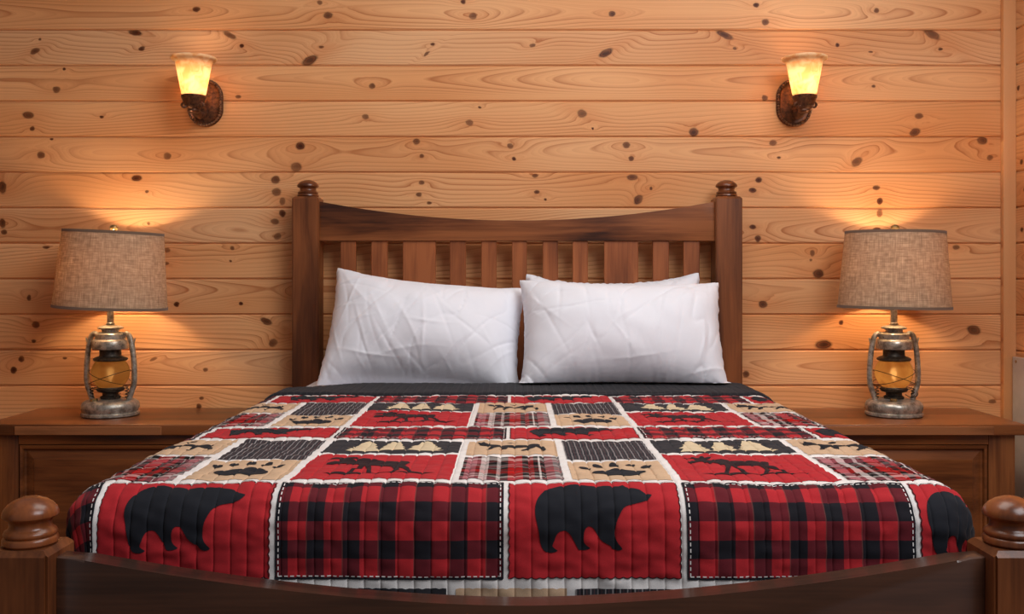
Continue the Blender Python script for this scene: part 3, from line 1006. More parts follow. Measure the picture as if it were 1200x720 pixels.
def build_quilt():
    mt = empty('mattress', (BX, (CAM_Y + 1.72 + CAM_Y + 3.64) / 2, 0.30))
    tag(mt, 'white sheeted mattress and box base under the quilt', 'mattress')
    yc = mt.location.y
    o = box('box_base', -0.755, 0.755, CAM_Y + 1.725 - yc, CAM_Y + 3.655 - yc, 0.0, 0.19, MAT['sheet'], mt, 0.02, 3)
    o = box('sheeted_mattress', -0.765, 0.765, CAM_Y + 1.722 - yc, CAM_Y + 3.655 - yc, 0.191, 0.440, MAT['sheet'], mt, 0.045, 5)

    q = empty('quilt', (BX, CAM_Y + 2.5, ZB))
    tag(q, 'red and black patchwork quilt with bear, moose and plaid blocks over the bed', 'quilt')
    inv = Matrix.Translation(-Vector(q.location))

    def own(o, parent=None):
        """mesh is in world coordinates: shift it into the quilt's frame"""
        o.data.transform(inv)
        if parent is not None:
            o.parent = parent
        return o
    UL, UR, VB, VT = -1.13, 1.15, -0.42, 1.29
    base = own(grid_patch('quilted_backing', UL, UR, VB, VT, 0.0, QM['cream'], q))
    s = base.modifiers.new('thickness', 'SOLIDIFY')
    s.thickness = 0.006
    s.offset = -1.0
    per = 0.702

    def clip(b):
        b = [max(b[0], UL + 0.006), min(b[1], UR - 0.006), max(b[2], VB + 0.006), min(b[3], VT - 0.004)]
        return b if b[1] - b[0] > 0.03 and b[3] - b[2] > 0.008 else None

    def patch(name, b, mat, sc=(0, 0, 0, 0), label=None):
        c = clip(b)
        if c is None:
            return None
        o = own(grid_patch(name, c[0], c[1], c[2], c[3], 0.0008, QM[mat], q, sc))
        if label:
            o['label'] = label
        return o

    def motif(name, polys, b, mat, parent, rel=1.0):
        c = clip(b)
        if c is None or parent is None:
            return
        if c[0] > b[0] + 1e-6 or c[1] < b[1] - 1e-6 or c[2] > b[2] + 1e-6 or c[3] < b[3] - 1e-6:
            return
        if b[2] > 1.2:
            return
        own(outline_patch(name, [place(p, b) for p in polys], 0.0019, QM[mat], parent))

    bear = smooth2(BEAR, 2)
    # thin rows: bears on red, buffalo plaid
    for row, (v0, v1) in enumerate(((-0.182, -0.010), (0.470, 0.617), (1.084, 1.236))):
        for k in range(-2, 3):
            sc = 0.0022
            b = (-0.009 + per * k, 0.283 + per * k, v0, v1)
            p = patch('bear_patch', b, 'red', (sc, sc, sc, sc), 'red block with a black bear')
            motif('bear', [[(a - (0.11 if k == 1 else 0.0), c - (0.04 if k == 1 else 0.0)) for a, c in bear]], b, 'black', p)
            if p and row < 2 and clip(b) == list(b):
                o = own(quads_mesh('edge_stitching', strip_quads(scallop_segs((b[0] + 0.001, b[1] - 0.001, b[2] + 0.001, b[3] - 0.001), sc), 0.0008), 0.0021, QM['brown'], p))
                tag(o, kind='stuff')
            b = (0.295 + per * (k - 1), 0.682 + per * (k - 1), v0 - 0.002, v1 + 0.001)
            p = patch('plaid_patch', b, 'buffalo', label='red and black buffalo plaid block')
            c = clip(b)
            if p and row < 2:
                o = own(quads_mesh('dark_edging', strip_quads(edge_segs(c), 0.0013), 0.0016, QM['black'], p))
                o = own(quads_mesh('running_stitch', strip_quads(dashes(c, 0.0042, 0.0062, 0.0042), 0.0009), 0.0021, QM['cream'], p))
                tag(o, kind='stuff')
    # tall rows
    for g0 in (-0.638, 0.0, 0.633):
        for k in range(-2, 3):
            du = per * k
            s_ = 0.0016
            b = (-0.402 + du, -0.116 + du, g0 + 0.014, g0 + 0.266)
            p = patch('moose_patch', b, 'red', (0, 0, s_, s_), 'bright red block with a walking moose')
            motif('moose', [MOOSE], b, 'brown', p)
            motif('ground_strip', [GROUND], b, 'brown', p)
            b = (-0.402 + du, -0.116 + du, g0 + 0.289, g0 + 0.437)
            p = patch('tree_patch', b, 'dark', (0, 0, s_, s_), 'charcoal block with pale fir trees')
            for t in TREES:
                motif('fir_tree', [t], b, 'tree', p)
            b = (-0.100 + du, 0.089 + du, g0 + 0.014, g0 + 0.245)
            p = patch('tartan_patch', b, 'tartan', label='grey, white and red tartan block')
            b = (-0.100 + du, 0.089 + du, g0 + 0.266, g0 + 0.437)
            p = patch('deer_patch', b, 'tan', (0, 0, s_, s_), 'tan block with a running deer')
            motif('deer', [ELK], b, 'black', p)
            motif('bird', [BIRD], b, 'black', p)
            b = (0.104 + du, 0.284 + du, g0 + 0.014, g0 + 0.196)
            p = patch('paw_patch', b, 'tan', (0, 0, s_, s_), 'tan block with a bear paw print')
            motif('paw_pad', [PAD], b, 'black', p)
            for t in TOES:
                motif('paw_toe', [t], b, 'black', p)
            b = (0.104 + du, 0.284 + du, g0 + 0.214, g0 + 0.437)
            p = patch('pinstripe_patch', b, 'pin', label='charcoal pinstriped block')
    # the quilt's charcoal back folded over at the head end
    ul = np.array(ulines(-1.05, 1.07))
    prof = [(1.262, 0.000), (1.258, 0.004), (1.262, 0.009), (1.272, 0.011)] + [(1.272 + 0.02 * k, 0.011) for k in range(1, 14)] + [(1.545, 0.009), (1.552, 0.002), (1.550, -0.006)]
    vl = np.array([a for a, _ in prof])
    offs = np.array([c for _, c in prof])
    Ug, Vg = np.meshgrid(ul, vl)
    wob = 0.010 * np.sin(Ug * 7.0 + 0.6) + 0.006 * np.sin(Ug * 17.0)
    Vg = Vg + wob * np.clip((1.60 - Vg) / 0.3, 0, 1)
    lf = np.clip((-0.46 - Ug) / 0.30, 0, 1)
    Vg = Vg - 0.17 * lf * lf * (3 - 2 * lf) * np.clip((Vg - 1.27) / 0.32, 0, 1)      # turned further down at the left
    Og = np.repeat(offs[:, None], len(ul), 1)
    co = drape(Ug, Vg, 0.0, 0.55)
    n0 = drape(Ug, Vg, 1.0, 0.55) - co
    co = co + n0 * Og[..., None]
    nu, nv = len(ul), len(vl)
    fs = [(j * nu + i, j * nu + i + 1, (j + 1) * nu + i + 1, (j + 1) * nu + i) for j in range(nv - 1) for i in range(nu - 1)]
    me = bpy.data.meshes.new('folded_edge')
    me.from_pydata(co.reshape(-1, 3).tolist(), [], fs)
    uvl = me.uv_layers.new(name='UVMap')
    Uf, Vf = Ug.ravel(), Vg.ravel()
    for l in me.loops:
        uvl.data[l.index].uv = (Uf[l.vertex_index], Vf[l.vertex_index])
    o = own(link('folded_edge', me, QM['hem'], q, True))
    o['label'] = 'charcoal folded-back edge of the quilt'


build_quilt()


# ------------------------------------------------------------------ pillows
def pillow_points(w, h, seed, nx=78, ny=54, puff=0.85, steps=190):
    """inflate two stitched rectangles of cloth with position-based dynamics; returns (2, ny, nx, 3)"""
    r = np.random.RandomState(seed)
    xs = np.linspace(-w / 2, w / 2, nx)
    ys = np.linspace(-h / 2, h / 2, ny)
    gx, gy = np.meshgrid(xs, ys)
    P = np.zeros((2, ny, nx, 3))
    P[..., 0] = gx
    P[..., 1] = gy
    bl = (1 - (2 * gx / w) ** 2) * (1 - (2 * gy / h) ** 2)
    fx = gx * (1 + 0.060 * (1 - (2 * gy / h) ** 2))        # fuller in the middle than at the seams
    fy = gy * (1 + 0.085 * (1 - (2 * gx / w) ** 2))
    P[..., 0], P[..., 1] = fx, fy
    P[0, ..., 2] = 0.03 * bl
    P[1, ..., 2] = -0.03 * bl
    P += r.normal(0, 0.0012, P.shape)
    full = 1.0 + 0.006 * r.rand(ny, nx)[None, :, :, None]
    def rest(di, dj):
        Q = P[:1] * np.array((1.0, 1.0, 0.0))
        a = Q[:, :ny - di, max(0, -dj):nx - max(0, dj)]
        c = Q[:, di:, max(0, dj):nx - max(0, -dj)]
        return np.linalg.norm(c - a, axis=-1, keepdims=True) * full[:, :ny - di, max(0, -dj):nx - max(0, dj)]
    P0 = P.copy()
    P[0, ..., 2] = P[1, ..., 2] = 0
    RX, RY, RA, RB = rest(0, 1), rest(1, 0), rest(1, 1), rest(1, -1)
    P = P0
    Vv = np.zeros_like(P)

    def stitch():
        for sl in (np.s_[:, 0, :], np.s_[:, -1, :], np.s_[:, :, 0], np.s_[:, :, -1]):
            m = P[sl].mean(0, keepdims=True)
            P[sl] = m

    def proj(A, B, rest, k):
        d = B - A
        l = np.linalg.norm(d, axis=-1, keepdims=True) + 1e-9
        c = d * (0.5 * k * (l - rest) / l)
        A += c
        B -= c
    dt = 1.0
    for s in range(steps):
        du = np.zeros_like(P)
        dv = np.zeros_like(P)
        du[:, :, 1:-1] = P[:, :, 2:] - P[:, :, :-2]
        dv[:, 1:-1] = P[:, 2:] - P[:, :-2]
        n = np.cross(du, dv)
        n /= (np.linalg.norm(n, axis=-1, keepdims=True) + 1e-9)
        n[1] *= -1
        n[0, ..., 2] += 0.0
        pr = 0.00042 * puff * min(1.0, s / 40.0)
        old = P.copy()
        P = P + Vv * 0.90 + n * pr
        for it in range(7):
            for par in (0, 1):
                proj(P[:, :, par:-1:2], P[:, :, par + 1::2], RX[:, :, par::2], 1.0)
                proj(P[:, par:-1:2, :], P[:, par + 1::2, :], RY[:, par::2], 1.0)
                proj(P[:, par:-1:2, :-1], P[:, par + 1::2, 1:], RA[:, par::2], 0.4)
                proj(P[:, par:-1:2, 1:], P[:, par + 1::2, :-1], RB[:, par::2], 0.4)
            stitch()
        # light bending stiffness
        lap = np.zeros_like(P)
        lap[:, 1:-1, 1:-1] = (P[:, :-2, 1:-1] + P[:, 2:, 1:-1] + P[:, 1:-1, :-2] + P[:, 1:-1, 2:]) * 0.25 - P[:, 1:-1, 1:-1]
        P += lap * 0.06
        Vv = P - old
    for _ in range(4):                                    # calm the seams
        for sl in (np.s_[:, 0, :], np.s_[:, -1, :], np.s_[:, :, 0], np.s_[:, :, -1]):
            e = P[sl].copy()
            e[:, 1:-1] = 0.5 * e[:, 1:-1] + 0.25 * (e[:, :-2] + e[:, 2:])
            P[sl] = e
    return P


def build_pillow(label, loc, rx, rz_roll, w, h, seed, puff=1.0, yaw=0.0, floor_z=None, group=None, back_y=None, skew=0.0):
    P = pillow_points(w, h, seed, puff=puff)
    rr = np.random.RandomState(seed + 50)
    # pressed creases from folding
    gx, gy = P[0, ..., 0], P[0, ..., 1]
    def up(A, ax_):
        """Catmull-Rom refinement along one axis"""
        A = np.moveaxis(A, ax_, 0)
        e = np.concatenate([2 * A[:1] - A[1:2], A, 2 * A[-1:] - A[-2:-1]])
        mid = (-e[:-3] + 9 * e[1:-2] + 9 * e[2:-1] - e[3:]) / 16
        out = np.empty((2 * len(A) - 1,) + A.shape[1:])
        out[::2] = A
        out[1::2] = mid
        return np.moveaxis(out, 0, ax_)
    P = up(up(P, 1), 2)
    gx, gy = P[0, ..., 0], P[0, ..., 1]
    ex = np.minimum(np.minimum(w / 2 - np.abs(gx), h / 2 - np.abs(gy)) / 0.05, 1.0).clip(0, 1)
    o1, o2 = seed * 7.3, seed * 3.7
    dz = 0.016 * vnoise(gx * 6 + o1, gy * 7 + o2) + 0.008 * vnoise(gx * 16 + gy * 9 + o2, gy * 14 + o1)
    wr_ = vnoise(gx * 11 + o2 + 3 * vnoise(gx * 5, gy * 5 + o1), gy * 9 - gx * 8 + o1)
    dz = dz - 0.010 * np.exp(-np.abs(wr_) / 0.035) * np.clip(vnoise(gx * 7 + 30, gy * 8 + o1) + 0.32, 0, 1)      # soft folds
    for k in range(40):
        a = rr.uniform(0.5, 2.6) if k < 30 else rr.uniform(-0.3, 0.3)
        cx, cy, ln = rr.uniform(-0.32, 0.32), rr.uniform(-0.22, 0.2), rr.uniform(0.04, 0.13)
        al = (gx - cx) * math.cos(a) + (gy - cy) * math.sin(a)
        ac = -(gx - cx) * math.sin(a) + (gy - cy) * math.cos(a) - rr.uniform(-1, 1) * al * al
        dz = dz + rr.choice((-1, 1)) * rr.uniform(0.0022, 0.0046) * np.exp(-np.abs(ac) / 0.0040 - (al / ln) ** 2)
    for t in range(22):                                   # puckers that run in from the lower seam and the ends
        cx = rr.uniform(-0.34, 0.34)
        sl = rr.uniform(-0.5, 0.5)
        dn = gy + h / 2
        dz = dz - rr.uniform(0.002, 0.006) * np.exp(-((gx - cx - sl * dn) / rr.uniform(0.006, 0.011)) ** 2 - dn / rr.uniform(0.03, 0.08))
    P[0, ..., 2] += dz * ex
    ny, nx = P.shape[1:3]
    idx = {}
    verts, ids = [], np.zeros((2, ny, nx), int)
    for s in (0, 1):
        for j in range(ny):
            for i in range(nx):
                edge = j in (0, ny - 1) or i in (0, nx - 1)
                if s == 1 and edge:
                    ids[s, j, i] = ids[0, j, i]
                else:
                    ids[s, j, i] = len(verts)
                    verts.append(P[s, j, i])
    V = np.array(verts)
    V[:, 1] *= np.where(V[:, 1] > 0, 1 - skew * V[:, 0] / (w / 2), 1.0)      # one end stands taller
    # local: x right, y up, z towards the viewer -> world: x, z, -y
    Mx = (Matrix.Rotation(yaw, 4, 'Z') @ Matrix.Rotation(rx, 4, 'X') @ Matrix.Rotation(rz_roll, 4, 'Y'))
    wv = np.stack([V[:, 0], -V[:, 2], V[:, 1]], -1)
    wv = wv @ np.array(Mx.to_3x3()).T
    if back_y is not None:                     # leans on the headboard
        lim = back_y - loc[1]
        wv[:, 1] = np.where(wv[:, 1] > lim, lim + (wv[:, 1] - lim) * 0.04, wv[:, 1])
    if floor_z is not None:                    # sinks softly onto the bed
        lim = floor_z - loc[2]
        low = wv[:, 2] < lim
        wv[low, 2] = lim + (wv[low, 2] - lim) * 0.03
    fs = []
    for j in range(ny - 1):
        for i in range(nx - 1):
            a = ids[0]
            fs.append((a[j, i], a[j, i + 1], a[j + 1, i + 1], a[j + 1, i]))
            a = ids[1]
            fs.append((a[j, i], a[j + 1, i], a[j + 1, i + 1], a[j, i + 1]))
    fs = [tuple(int(t) for t in f) for f in fs if len(set(f)) == 4]
    me = bpy.data.meshes.new('pillow')
    me.from_pydata(wv.tolist(), [], fs)
    o = link('pillow', me, MAT['pillow'], None, True)
    m = o.modifiers.new('smooth', 'SUBSURF')
    m.levels = 1
    m.render_levels = 1
    o.location = loc
    return tag(o, label, 'pillow', group)


HB = CAM_Y + 3.69
build_pillow('plump white pillow on the left side of the bed', (px(497, 0, 3.42).x, CAM_Y + 3.435, 0.921), math.radians(-30), math.radians(3.6), 0.715, 0.485, 1, 1.0, 0.0, 0.753, 'white bed pillows', HB, 0.10)
build_pillow('plump white pillow on the right side, in front of another', (px(727, 0, 3.36).x, CAM_Y + 3.315, 0.915), math.radians(-31), math.radians(0.8), 0.715, 0.475, 2, 1.0, 0.0, 0.777, 'white bed pillows', CAM_Y + 3.472)
build_pillow('white pillow mostly hidden behind the front right pillow', (px(722, 0, 3.55).x, CAM_Y + 3.628, 0.927), math.radians(-11), math.radians(-0.5), 0.69, 0.46, 3, 0.35, 0.0, 0.753, 'white bed pillows', HB)


# ------------------------------------------------------------------ nightstands
def build_nightstand(label, x0, x1, strip):
    D0 = 3.36                                   # front edge of the top
    yt = CAM_Y + D0
    yb = yt + 0.028
    zt = 0.613
    cx = (x0 + x1) / 2
    t = empty('nightstand', (cx, (yt - 0.03) / 2, 0))
    tag(t, label, 'nightstand')
    ox, oy = -cx, -t.location.y

    def w(o):
        o.location = (ox, oy, 0)
        return o
    w(box('top', x0 - 0.028, x1 + 0.028, yt + 0.004, -0.004, zt - 0.038, zt, MAT['stand_x'], t, 0.005, 3))
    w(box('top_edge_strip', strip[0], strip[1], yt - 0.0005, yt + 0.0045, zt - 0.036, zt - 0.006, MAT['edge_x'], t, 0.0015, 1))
    w(box('carcass', x0 + 0.003, x1 - 0.003, yb + 0.022, -0.008, 0.06, zt - 0.0385, MAT['stand_z'], t, 0.002, 1))
    for a in (x0, x1 - 0.092):
        w(box('stile', a, a + 0.092, yb, yb + 0.0215, 0.0, zt - 0.0385, MAT['stand_z'], t, 0.003))
    w(box('rail', x0 + 0.0925, x1 - 0.0925, yb + 0.001, yb + 0.0215, zt - 0.073, zt - 0.0385, MAT['stand_x'], t, 0.002))
    w(box('rail', x0 + 0.0925, x1 - 0.0925, yb + 0.001, yb + 0.0215, 0.06, 0.13, MAT['stand_x'], t, 0.002))
    # raised and fielded door panel
    a, c, z0, z1 = x0 + 0.0945, x1 - 0.0945, 0.1325, zt - 0.0755
    steps = [(0.0, 0.004), (0.004, -0.001), (0.012, 0.001), (0.014, 0.012), (0.020, 0.014), (0.050, 0.005), (0.052, 0.003)]
    bm = bmesh.new()
    rings = []
    for ins, dy in [(0.0, 0.0205)] + steps:
        rings.append([bm.verts.new((x, yb + dy, z)) for x, z in ((a + ins, z0 + ins), (c - ins, z0 + ins), (c - ins, z1 - ins), (a + ins, z1 - ins))])
    for r0, r1 in zip(rings[:-1], rings[1:]):
        for k in range(4):
            bm.faces.new((r0[k], r0[(k + 1) % 4], r1[(k + 1) % 4], r1[k]))
    bm.faces.new(rings[-1])
    bm.faces.new(rings[0][::-1])
    door = w(from_bm('door', bm, MAT['stand_x'], t))
    kx = c - 0.03 if x0 < 0 else a + 0.03
    k = lathe('knob', [(0.0, 0.0), (0.008, 0.0), (0.006, 0.010), (0.014, 0.016), (0.016, 0.022), (0.011, 0.028), (0.0, 0.030)], MAT['iron'], door, 20)
    k.rotation_euler = (math.pi / 2, 0, 0)
    k.location = (kx, yb + 0.0035, 0.36)
    for a in (x0 + 0.03, x1 - 0.08):
        w(box('back_foot', a, a + 0.05, -0.07, -0.02, 0.0, 0.0605, MAT['stand_z'], t, 0.002, 1))


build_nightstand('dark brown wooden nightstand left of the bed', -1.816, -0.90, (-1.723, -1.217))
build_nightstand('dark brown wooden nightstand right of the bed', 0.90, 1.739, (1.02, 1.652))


# ------------------------------------------------------------------ lantern lamps
def uv_cyl(o):
    me = o.data
    uv = me.uv_layers.new(name='UVMap')
    for p in me.polygons:
        us = []
        for li in p.loop_indices:
            v = me.vertices[me.loops[li].vertex_index].co
            us.append([li, (math.atan2(v.y, v.x) / (2 * math.pi)) % 1.0, v.z])
        if max(u[1] for u in us) - min(u[1] for u in us) > 0.5:
            for u in us:
                if u[1] < 0.5:
                    u[1] += 1.0
        for li, a, z in us:
            uv.data[li].uv = (a * 1.2, z)


def build_lamp(label, x, rz, tilt, globe_power):
    d = 3.59
    s = d / F_PX
    zb = 0.613
    t = empty('table_lamp', (x, CAM_Y + d, zb), rz)
    tag(t, label, 'lamp', 'lantern lamps on the nightstands')

    def Z(y):                                     # frame row -> height above the base
        return CAM_Z - (y - VPY) * s - zb
    lathe('base', [(0.0, 0.0), (0.096, 0.0), (0.101, 0.004), (0.101, 0.012), (0.096, 0.016), (0.097, 0.020), (0.1005, 0.026), (0.1005, 0.040), (0.097, 0.049), (0.088, 0.056),
                   (0.070, 0.060), (0.045, 0.062), (0.0, 0.062)], MAT['pewter'], t, 56)
    cap = lathe('fuel_cap', [(0.0, 0.0), (0.013, 0.0), (0.013, 0.008), (0.010, 0.011), (0.0, 0.011)], MAT['brass'], t, 20)
    cap.location = (-0.030, -0.060, 0.058)
    lathe('burner', [(0.0, 0.0605), (0.034, 0.0605), (0.036, 0.070), (0.028, 0.074), (0.028, 0.084), (0.046, 0.090), (0.050, 0.098), (0.044, 0.104), (0.0, 0.104)], MAT['iron'], t, 40)
    # globe
    zg0, zg1 = 0.105, Z(423)
    pr = []
    for k in range(17):
        a = k / 16
        r = 0.040 + 0.0215 * math.sin(math.pi * min(1.0, a * 1.02)) ** 0.75
        pr.append((r + 0.010 * a, zg0 + (zg1 - zg0) * a))
    inner = [(r - 0.002, z) for r, z in reversed(pr)]
    g = lathe('glass_globe', pr + inner, MAT['globe'], t, 48, cap=False, loop=True)
    lathe('night_bulb', [(0.0, 0.105), (0.006, 0.108), (0.007, 0.118), (0.012, 0.130), (0.013, 0.142), (0.009, 0.153), (0.0, 0.157)],
          emit('night_bulb_light', (1.0, 0.83, 0.58, 1), globe_power), t, 20, loc=(0, 0, 0.02))
    zc = Z(420)
    lathe('chimney', [(0.0, zg1), (0.055, zg1), (0.060, zg1 + 0.004), (0.060, zg1 + 0.009), (0.052, zg1 + 0.014), (0.040, zg1 + 0.018), (0.038, zg1 + 0.022), (0.038, Z(408)), (0.0, Z(408))],
          MAT['iron'], t, 40)
    lathe('hood', [(0.0, Z(409)), (0.062, Z(409)), (0.0645, Z(407)), (0.0645, Z(400)), (0.060, Z(398)), (0.054, Z(397.5)), (0.053, Z(391.5)), (0.048, Z(390)), (0.030, Z(389)), (0.030, Z(386.5)),
                   (0.044, Z(385.5)), (0.045, Z(384)), (0.038, Z(382.5)), (0.018, Z(381)), (0.0, Z(381))], MAT['pewter'], t, 48)
    lathe('stem', [(0.0, Z(381.2)), (0.015, Z(381.2)), (0.015, Z(379)), (0.012, Z(378)), (0.012, Z(352)), (0.016, Z(350)), (0.016, Z(343)), (0.0, Z(343))], MAT['pewter'], t, 28)
    for sx in (-1, 1):
        pts = spline([(sx * 0.070, 0, 0.055), (sx * 0.079, 0, 0.082), (sx * 0.0905, 0, Z(450)), (sx * 0.0925, 0, Z(436)), (sx * 0.088, 0, Z(415)), (sx * 0.078, 0, Z(398)), (sx * 0.069, 0, Z(392.5)),
                      (sx * 0.058, 0, Z(391.5)), (sx * 0.050, 0, Z(394))], 36)
        tb = tube('side_tube', pts, 0.0098, MAT['pewter'], t, 12)
        ear = tube('hanger_ear', spline([(sx * 0.080, 0, Z(402)), (sx * 0.091, 0, Z(401)), (sx * 0.094, 0, Z(396))], 8), 0.0028, MAT['pewter'], tb, 8)
        sp_ = tube('coil', [(sx * (0.068 + 0.006 * math.cos(a * 0.9)), -0.008 + 0.006 * math.sin(a * 0.9), 0.063 + 0.0016 * a) for a in range(26)], 0.0018, MAT['iron'], tb, 6)
    # wire guard round the globe
    for k, (ti, ro) in enumerate(((0.52, 0.0), (-0.52, 0.5))):
        pts = []
        for i in range(40):
            a = 2 * math.pi * i / 40
            p = Vector((0.0735 * math.cos(a), 0.0735 * math.sin(a), 0.0))
            p.z = math.tan(ti) * p.x * 0.62
            pts.append(p + Vector((0, 0, (zg0 + zg1) / 2 - 0.012)))
        tube('guard_wire', pts, 0.0013, MAT['iron'], t, 6, closed=True)
    ring = [(0.060 * math.cos(2 * math.pi * i / 40), 0.060 * math.sin(2 * math.pi * i / 40), 0.102) for i in range(40)]
    tube('guard_ring', ring, 0.0016, MAT['iron'], t, 6, closed=True)
    tube('raise_lever', spline([(0.028, -0.030, 0.080), (0.045, -0.045, 0.070), (0.058, -0.058, 0.078), (0.066, -0.052, 0.088)], 14), 0.0018, MAT['iron'], t, 6)
    # shade: a separate frame of its own tilt
    zs0, zs1 = Z(361), Z(272)
    hs = zs1 - zs0
    prof = [(0.1985, 0.0), (0.1745, hs), (0.1728, hs), (0.1968, 0.0)]
    sh = lathe('lamp_shade', prof, MAT['burlap'], t, 72, cap=False, loop=True, sharp=30)
    sh.location = (0, 0, zs0)
    sh.rotation_euler = (0, tilt, 0)
    uv_cyl(sh)
    for z, r in ((0.003, 0.1995), (hs - 0.003, 0.1752)):
        lathe('shade_rim', [(r - 0.0036, z - 0.005), (r + 0.0006, z - 0.005), (r + 0.0003, z + 0.005), (r - 0.0038, z + 0.005)], MAT['burlap_trim'], sh, 72, cap=False, loop=True)
    # fitter, harp and finial
    for k in range(3):
        a = 2 * math.pi * k / 3 + 0.5
        tube('spider_arm', [(0, 0, hs - 0.010), (0.1735 * math.cos(a), 0.1735 * math.sin(a), hs - 0.004)], 0.0022, MAT['brass'], sh, 6)
    lathe('finial', [(0.0, hs - 0.014), (0.010, hs - 0.014), (0.010, hs - 0.002), (0.006, hs), (0.006, hs + 0.005), (0.012, hs + 0.008), (0.0155, hs + 0.014), (0.0145, hs + 0.020), (0.009, hs + 0.0255), (0.0, hs + 0.027)], MAT['brass'], sh, 28)
    tube('harp', spline([(-0.014, 0, Z(343) - zs0), (-0.060, 0, hs * 0.48), (-0.050, 0, hs * 0.80), (0, 0, hs - 0.012), (0.050, 0, hs * 0.80), (0.060, 0, hs * 0.48), (0.014, 0, Z(343) - zs0)], 48), 0.0022, MAT['brass'], sh, 6)
    lathe('socket', [(0.0, Z(343.5)), (0.018, Z(343.5)), (0.018, Z(343) + 0.045), (0.0, Z(343) + 0.045)], MAT['brass'], t, 24)
    zbz = Z(343) + 0.045
    lathe('bulb', [(0.0, zbz), (0.012, zbz), (0.014, zbz + 0.015), (0.026, zbz + 0.040), (0.030, zbz + 0.058), (0.026, zbz + 0.076), (0.014, zbz + 0.087), (0.0, zbz + 0.090)], MAT['bulb'], t, 28)
    return t


build_lamp('lantern table lamp with burlap shade on the left nightstand', px(129.5, 0, 3.59).x, math.radians(-6), math.radians(2.6), 11.0)
build_lamp('lantern table lamp with burlap shade on the right nightstand', px(1047.5, 0, 3.59).x, math.radians(5), math.radians(0.8), 22.0)


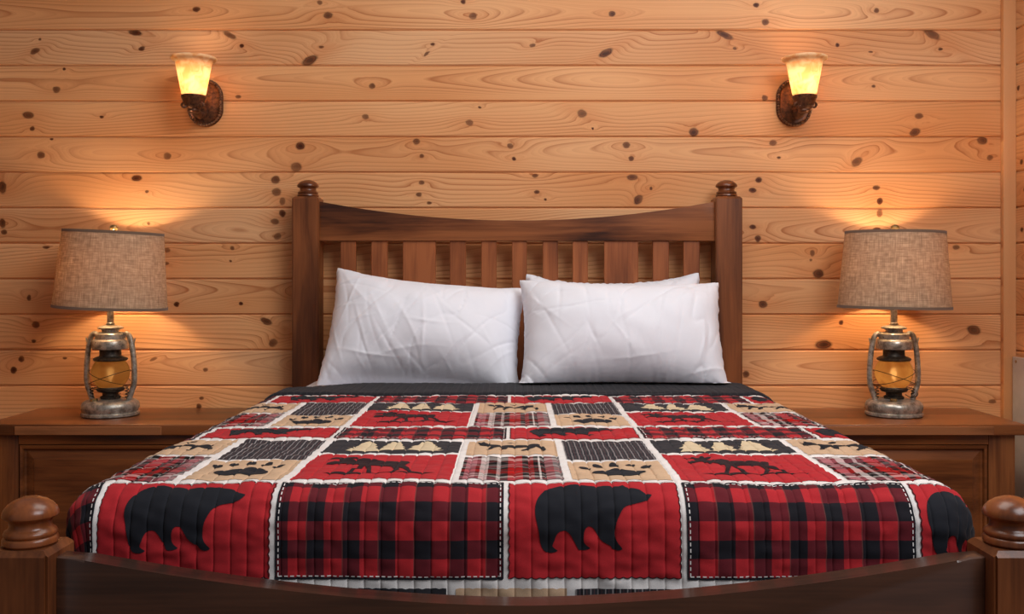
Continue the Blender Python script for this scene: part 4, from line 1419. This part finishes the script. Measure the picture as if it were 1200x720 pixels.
# ------------------------------------------------------------------ wall sconces
def build_sconce(label, x):
    zc = px(0, 120, 3.78).z
    t = empty('wall_sconce', (x, -0.0005, zc))
    tag(t, label, 'wall light', 'amber glass wall sconces')

    def track(w, h, n=16):
        r = w / 2
        hh = h / 2 - r
        pts = [(r * math.cos(math.pi * k / n), hh + r * math.sin(math.pi * k / n)) for k in range(n + 1)]
        pts += [(r * math.cos(math.pi + math.pi * k / n), -hh + r * math.sin(math.pi + math.pi * k / n)) for k in range(n + 1)]
        return pts
    bm = bmesh.new()
    rings = []
    for w_, h_, y in ((0.136, 0.184, 0.0), (0.138, 0.186, -0.006), (0.132, 0.180, -0.013), (0.118, 0.166, -0.016), (0.110, 0.158, -0.013), (0.104, 0.152, -0.012), (0.07, 0.11, -0.018), (0.03, 0.06, -0.021)):
        rings.append([bm.verts.new((a, y, c)) for a, c in track(w_, h_)])
    for r0, r1 in zip(rings[:-1], rings[1:]):
        n = len(r0)
        for k in range(n):
            bm.faces.new((r0[k], r0[(k + 1) % n], r1[(k + 1) % n], r1[k]))
    bm.faces.new(rings[-1])
    bm.faces.new(rings[0][::-1])
    plate = from_bm('back_plate', bm, MAT['bronze'], t, True, 50)
    # rope beading round the plate
    bm = bmesh.new()
    pts = track(0.126, 0.174, 20)
    L = [0.0]
    for a, c in zip(pts, pts[1:] + pts[:1]):
        L.append(L[-1] + math.hypot(c[0] - a[0], c[1] - a[1]))
    nb = 46
    for k in range(nb):
        s = L[-1] * k / nb
        i = max(j for j in range(len(pts)) if L[j] <= s)
        a, c = pts[i], pts[(i + 1) % len(pts)]
        f = (s - L[i]) / max(1e-9, L[i + 1] - L[i])
        p = (a[0] + (c[0] - a[0]) * f, a[1] + (c[1] - a[1]) * f)
        bmesh.ops.create_icosphere(bm, subdivisions=1, radius=0.0052, matrix=Matrix.Translation((p[0], -0.0165, p[1])))
    o = from_bm('beading', bm, MAT['bead'], plate, True)
    tag(o, kind='stuff')
    # arm, cup, glass
    ys = CAM_Y + 3.655
    z0 = px(0, 113.5, 3.655).z - zc
    tube('arm', spline([(0, -0.018, -0.030), (0, -0.045, -0.052), (0, -0.085, -0.058), (0, ys * 1.0 + 0.010, -0.045), (0, ys, z0 - 0.055)], 28),
         0.0145, MAT['bronze'], t, 16)
    lathe('cup', [(0.0, z0 - 0.060), (0.018, z0 - 0.060), (0.024, z0 - 0.054), (0.022, z0 - 0.048), (0.030, z0 - 0.040), (0.038, z0 - 0.024), (0.042, z0 - 0.010), (0.0455, z0 - 0.004), (0.0455, z0 + 0.004),
                  (0.042, z0 + 0.005), (0.0, z0 + 0.003)], MAT['bronze'], t, 40, (0, ys, 0))
    leaf = []
    for sx in (-1, 1):
        tube('scroll', [(sx * (0.030 + 0.012 * math.cos(a * 0.42) * (1 - a / 24)), ys - 0.012 - 0.02 * (a / 18), z0 - 0.036 + 0.014 * math.sin(a * 0.42) * (1 - a / 24)) for a in range(18)],
             0.0042, MAT['bronze'], t, 8)
    ht = px(0, 67, 3.655).z - px(0, 113.5, 3.655).z
    pr = [(0.041, 0.004), (0.045, 0.012), (0.051, ht * 0.30), (0.058, ht * 0.55), (0.0635, ht * 0.76), (0.067, ht * 0.86), (0.074, ht * 0.905), (0.081, ht * 0.925), (0.0845, ht * 0.95), (0.0835, ht * 0.985), (0.079, ht)]
    inn = [(r - 0.004, z - 0.001) for r, z in reversed(pr[:-1])]
    g = lathe('glass_shade', pr + [(0.075, ht - 0.003)] + inn, MAT['sconce_glass'], t, 56, (0, ys, z0), cap=False, loop=True, sharp=60)
    lathe('bulb', [(0.0, 0.006), (0.011, 0.006), (0.012, 0.045), (0.019, 0.070), (0.021, 0.086), (0.016, 0.100), (0.0, 0.106)], MAT['sconce_bulb'], t, 24, (0, ys, z0))
    return t


build_sconce('amber glass wall sconce on dark bronze plate above the left lamp', px(239.5, 0, 3.78).x)
build_sconce('amber glass wall sconce on dark bronze plate above the right lamp', px(931.5, 0, 3.78).x)

# ------------------------------------------------------------------ grey panel on the side wall
pn = empty('wall_panel', (RIGHT_X - 0.010, -0.5, 0.05))
tag(pn, 'pale grey metal panel low on the side wall behind the right nightstand', 'wall panel')
zp = px(0, 418, 3.78).z - 0.05
box('sheet', -0.009, 0.0095, -0.5, 0.468, 0.0, zp, MAT['plaster'], pn, 0.003)
for yy in (0.44, 0.0, -0.46):
    k = lathe('screw', [(0.0, 0.0), (0.006, 0.0), (0.006, 0.0015), (0.003, 0.003), (0.0, 0.003)], MAT['brass'], pn, 12, (-0.009, yy, zp - 0.016))
    k.rotation_euler = (0, -math.pi / 2, 0)
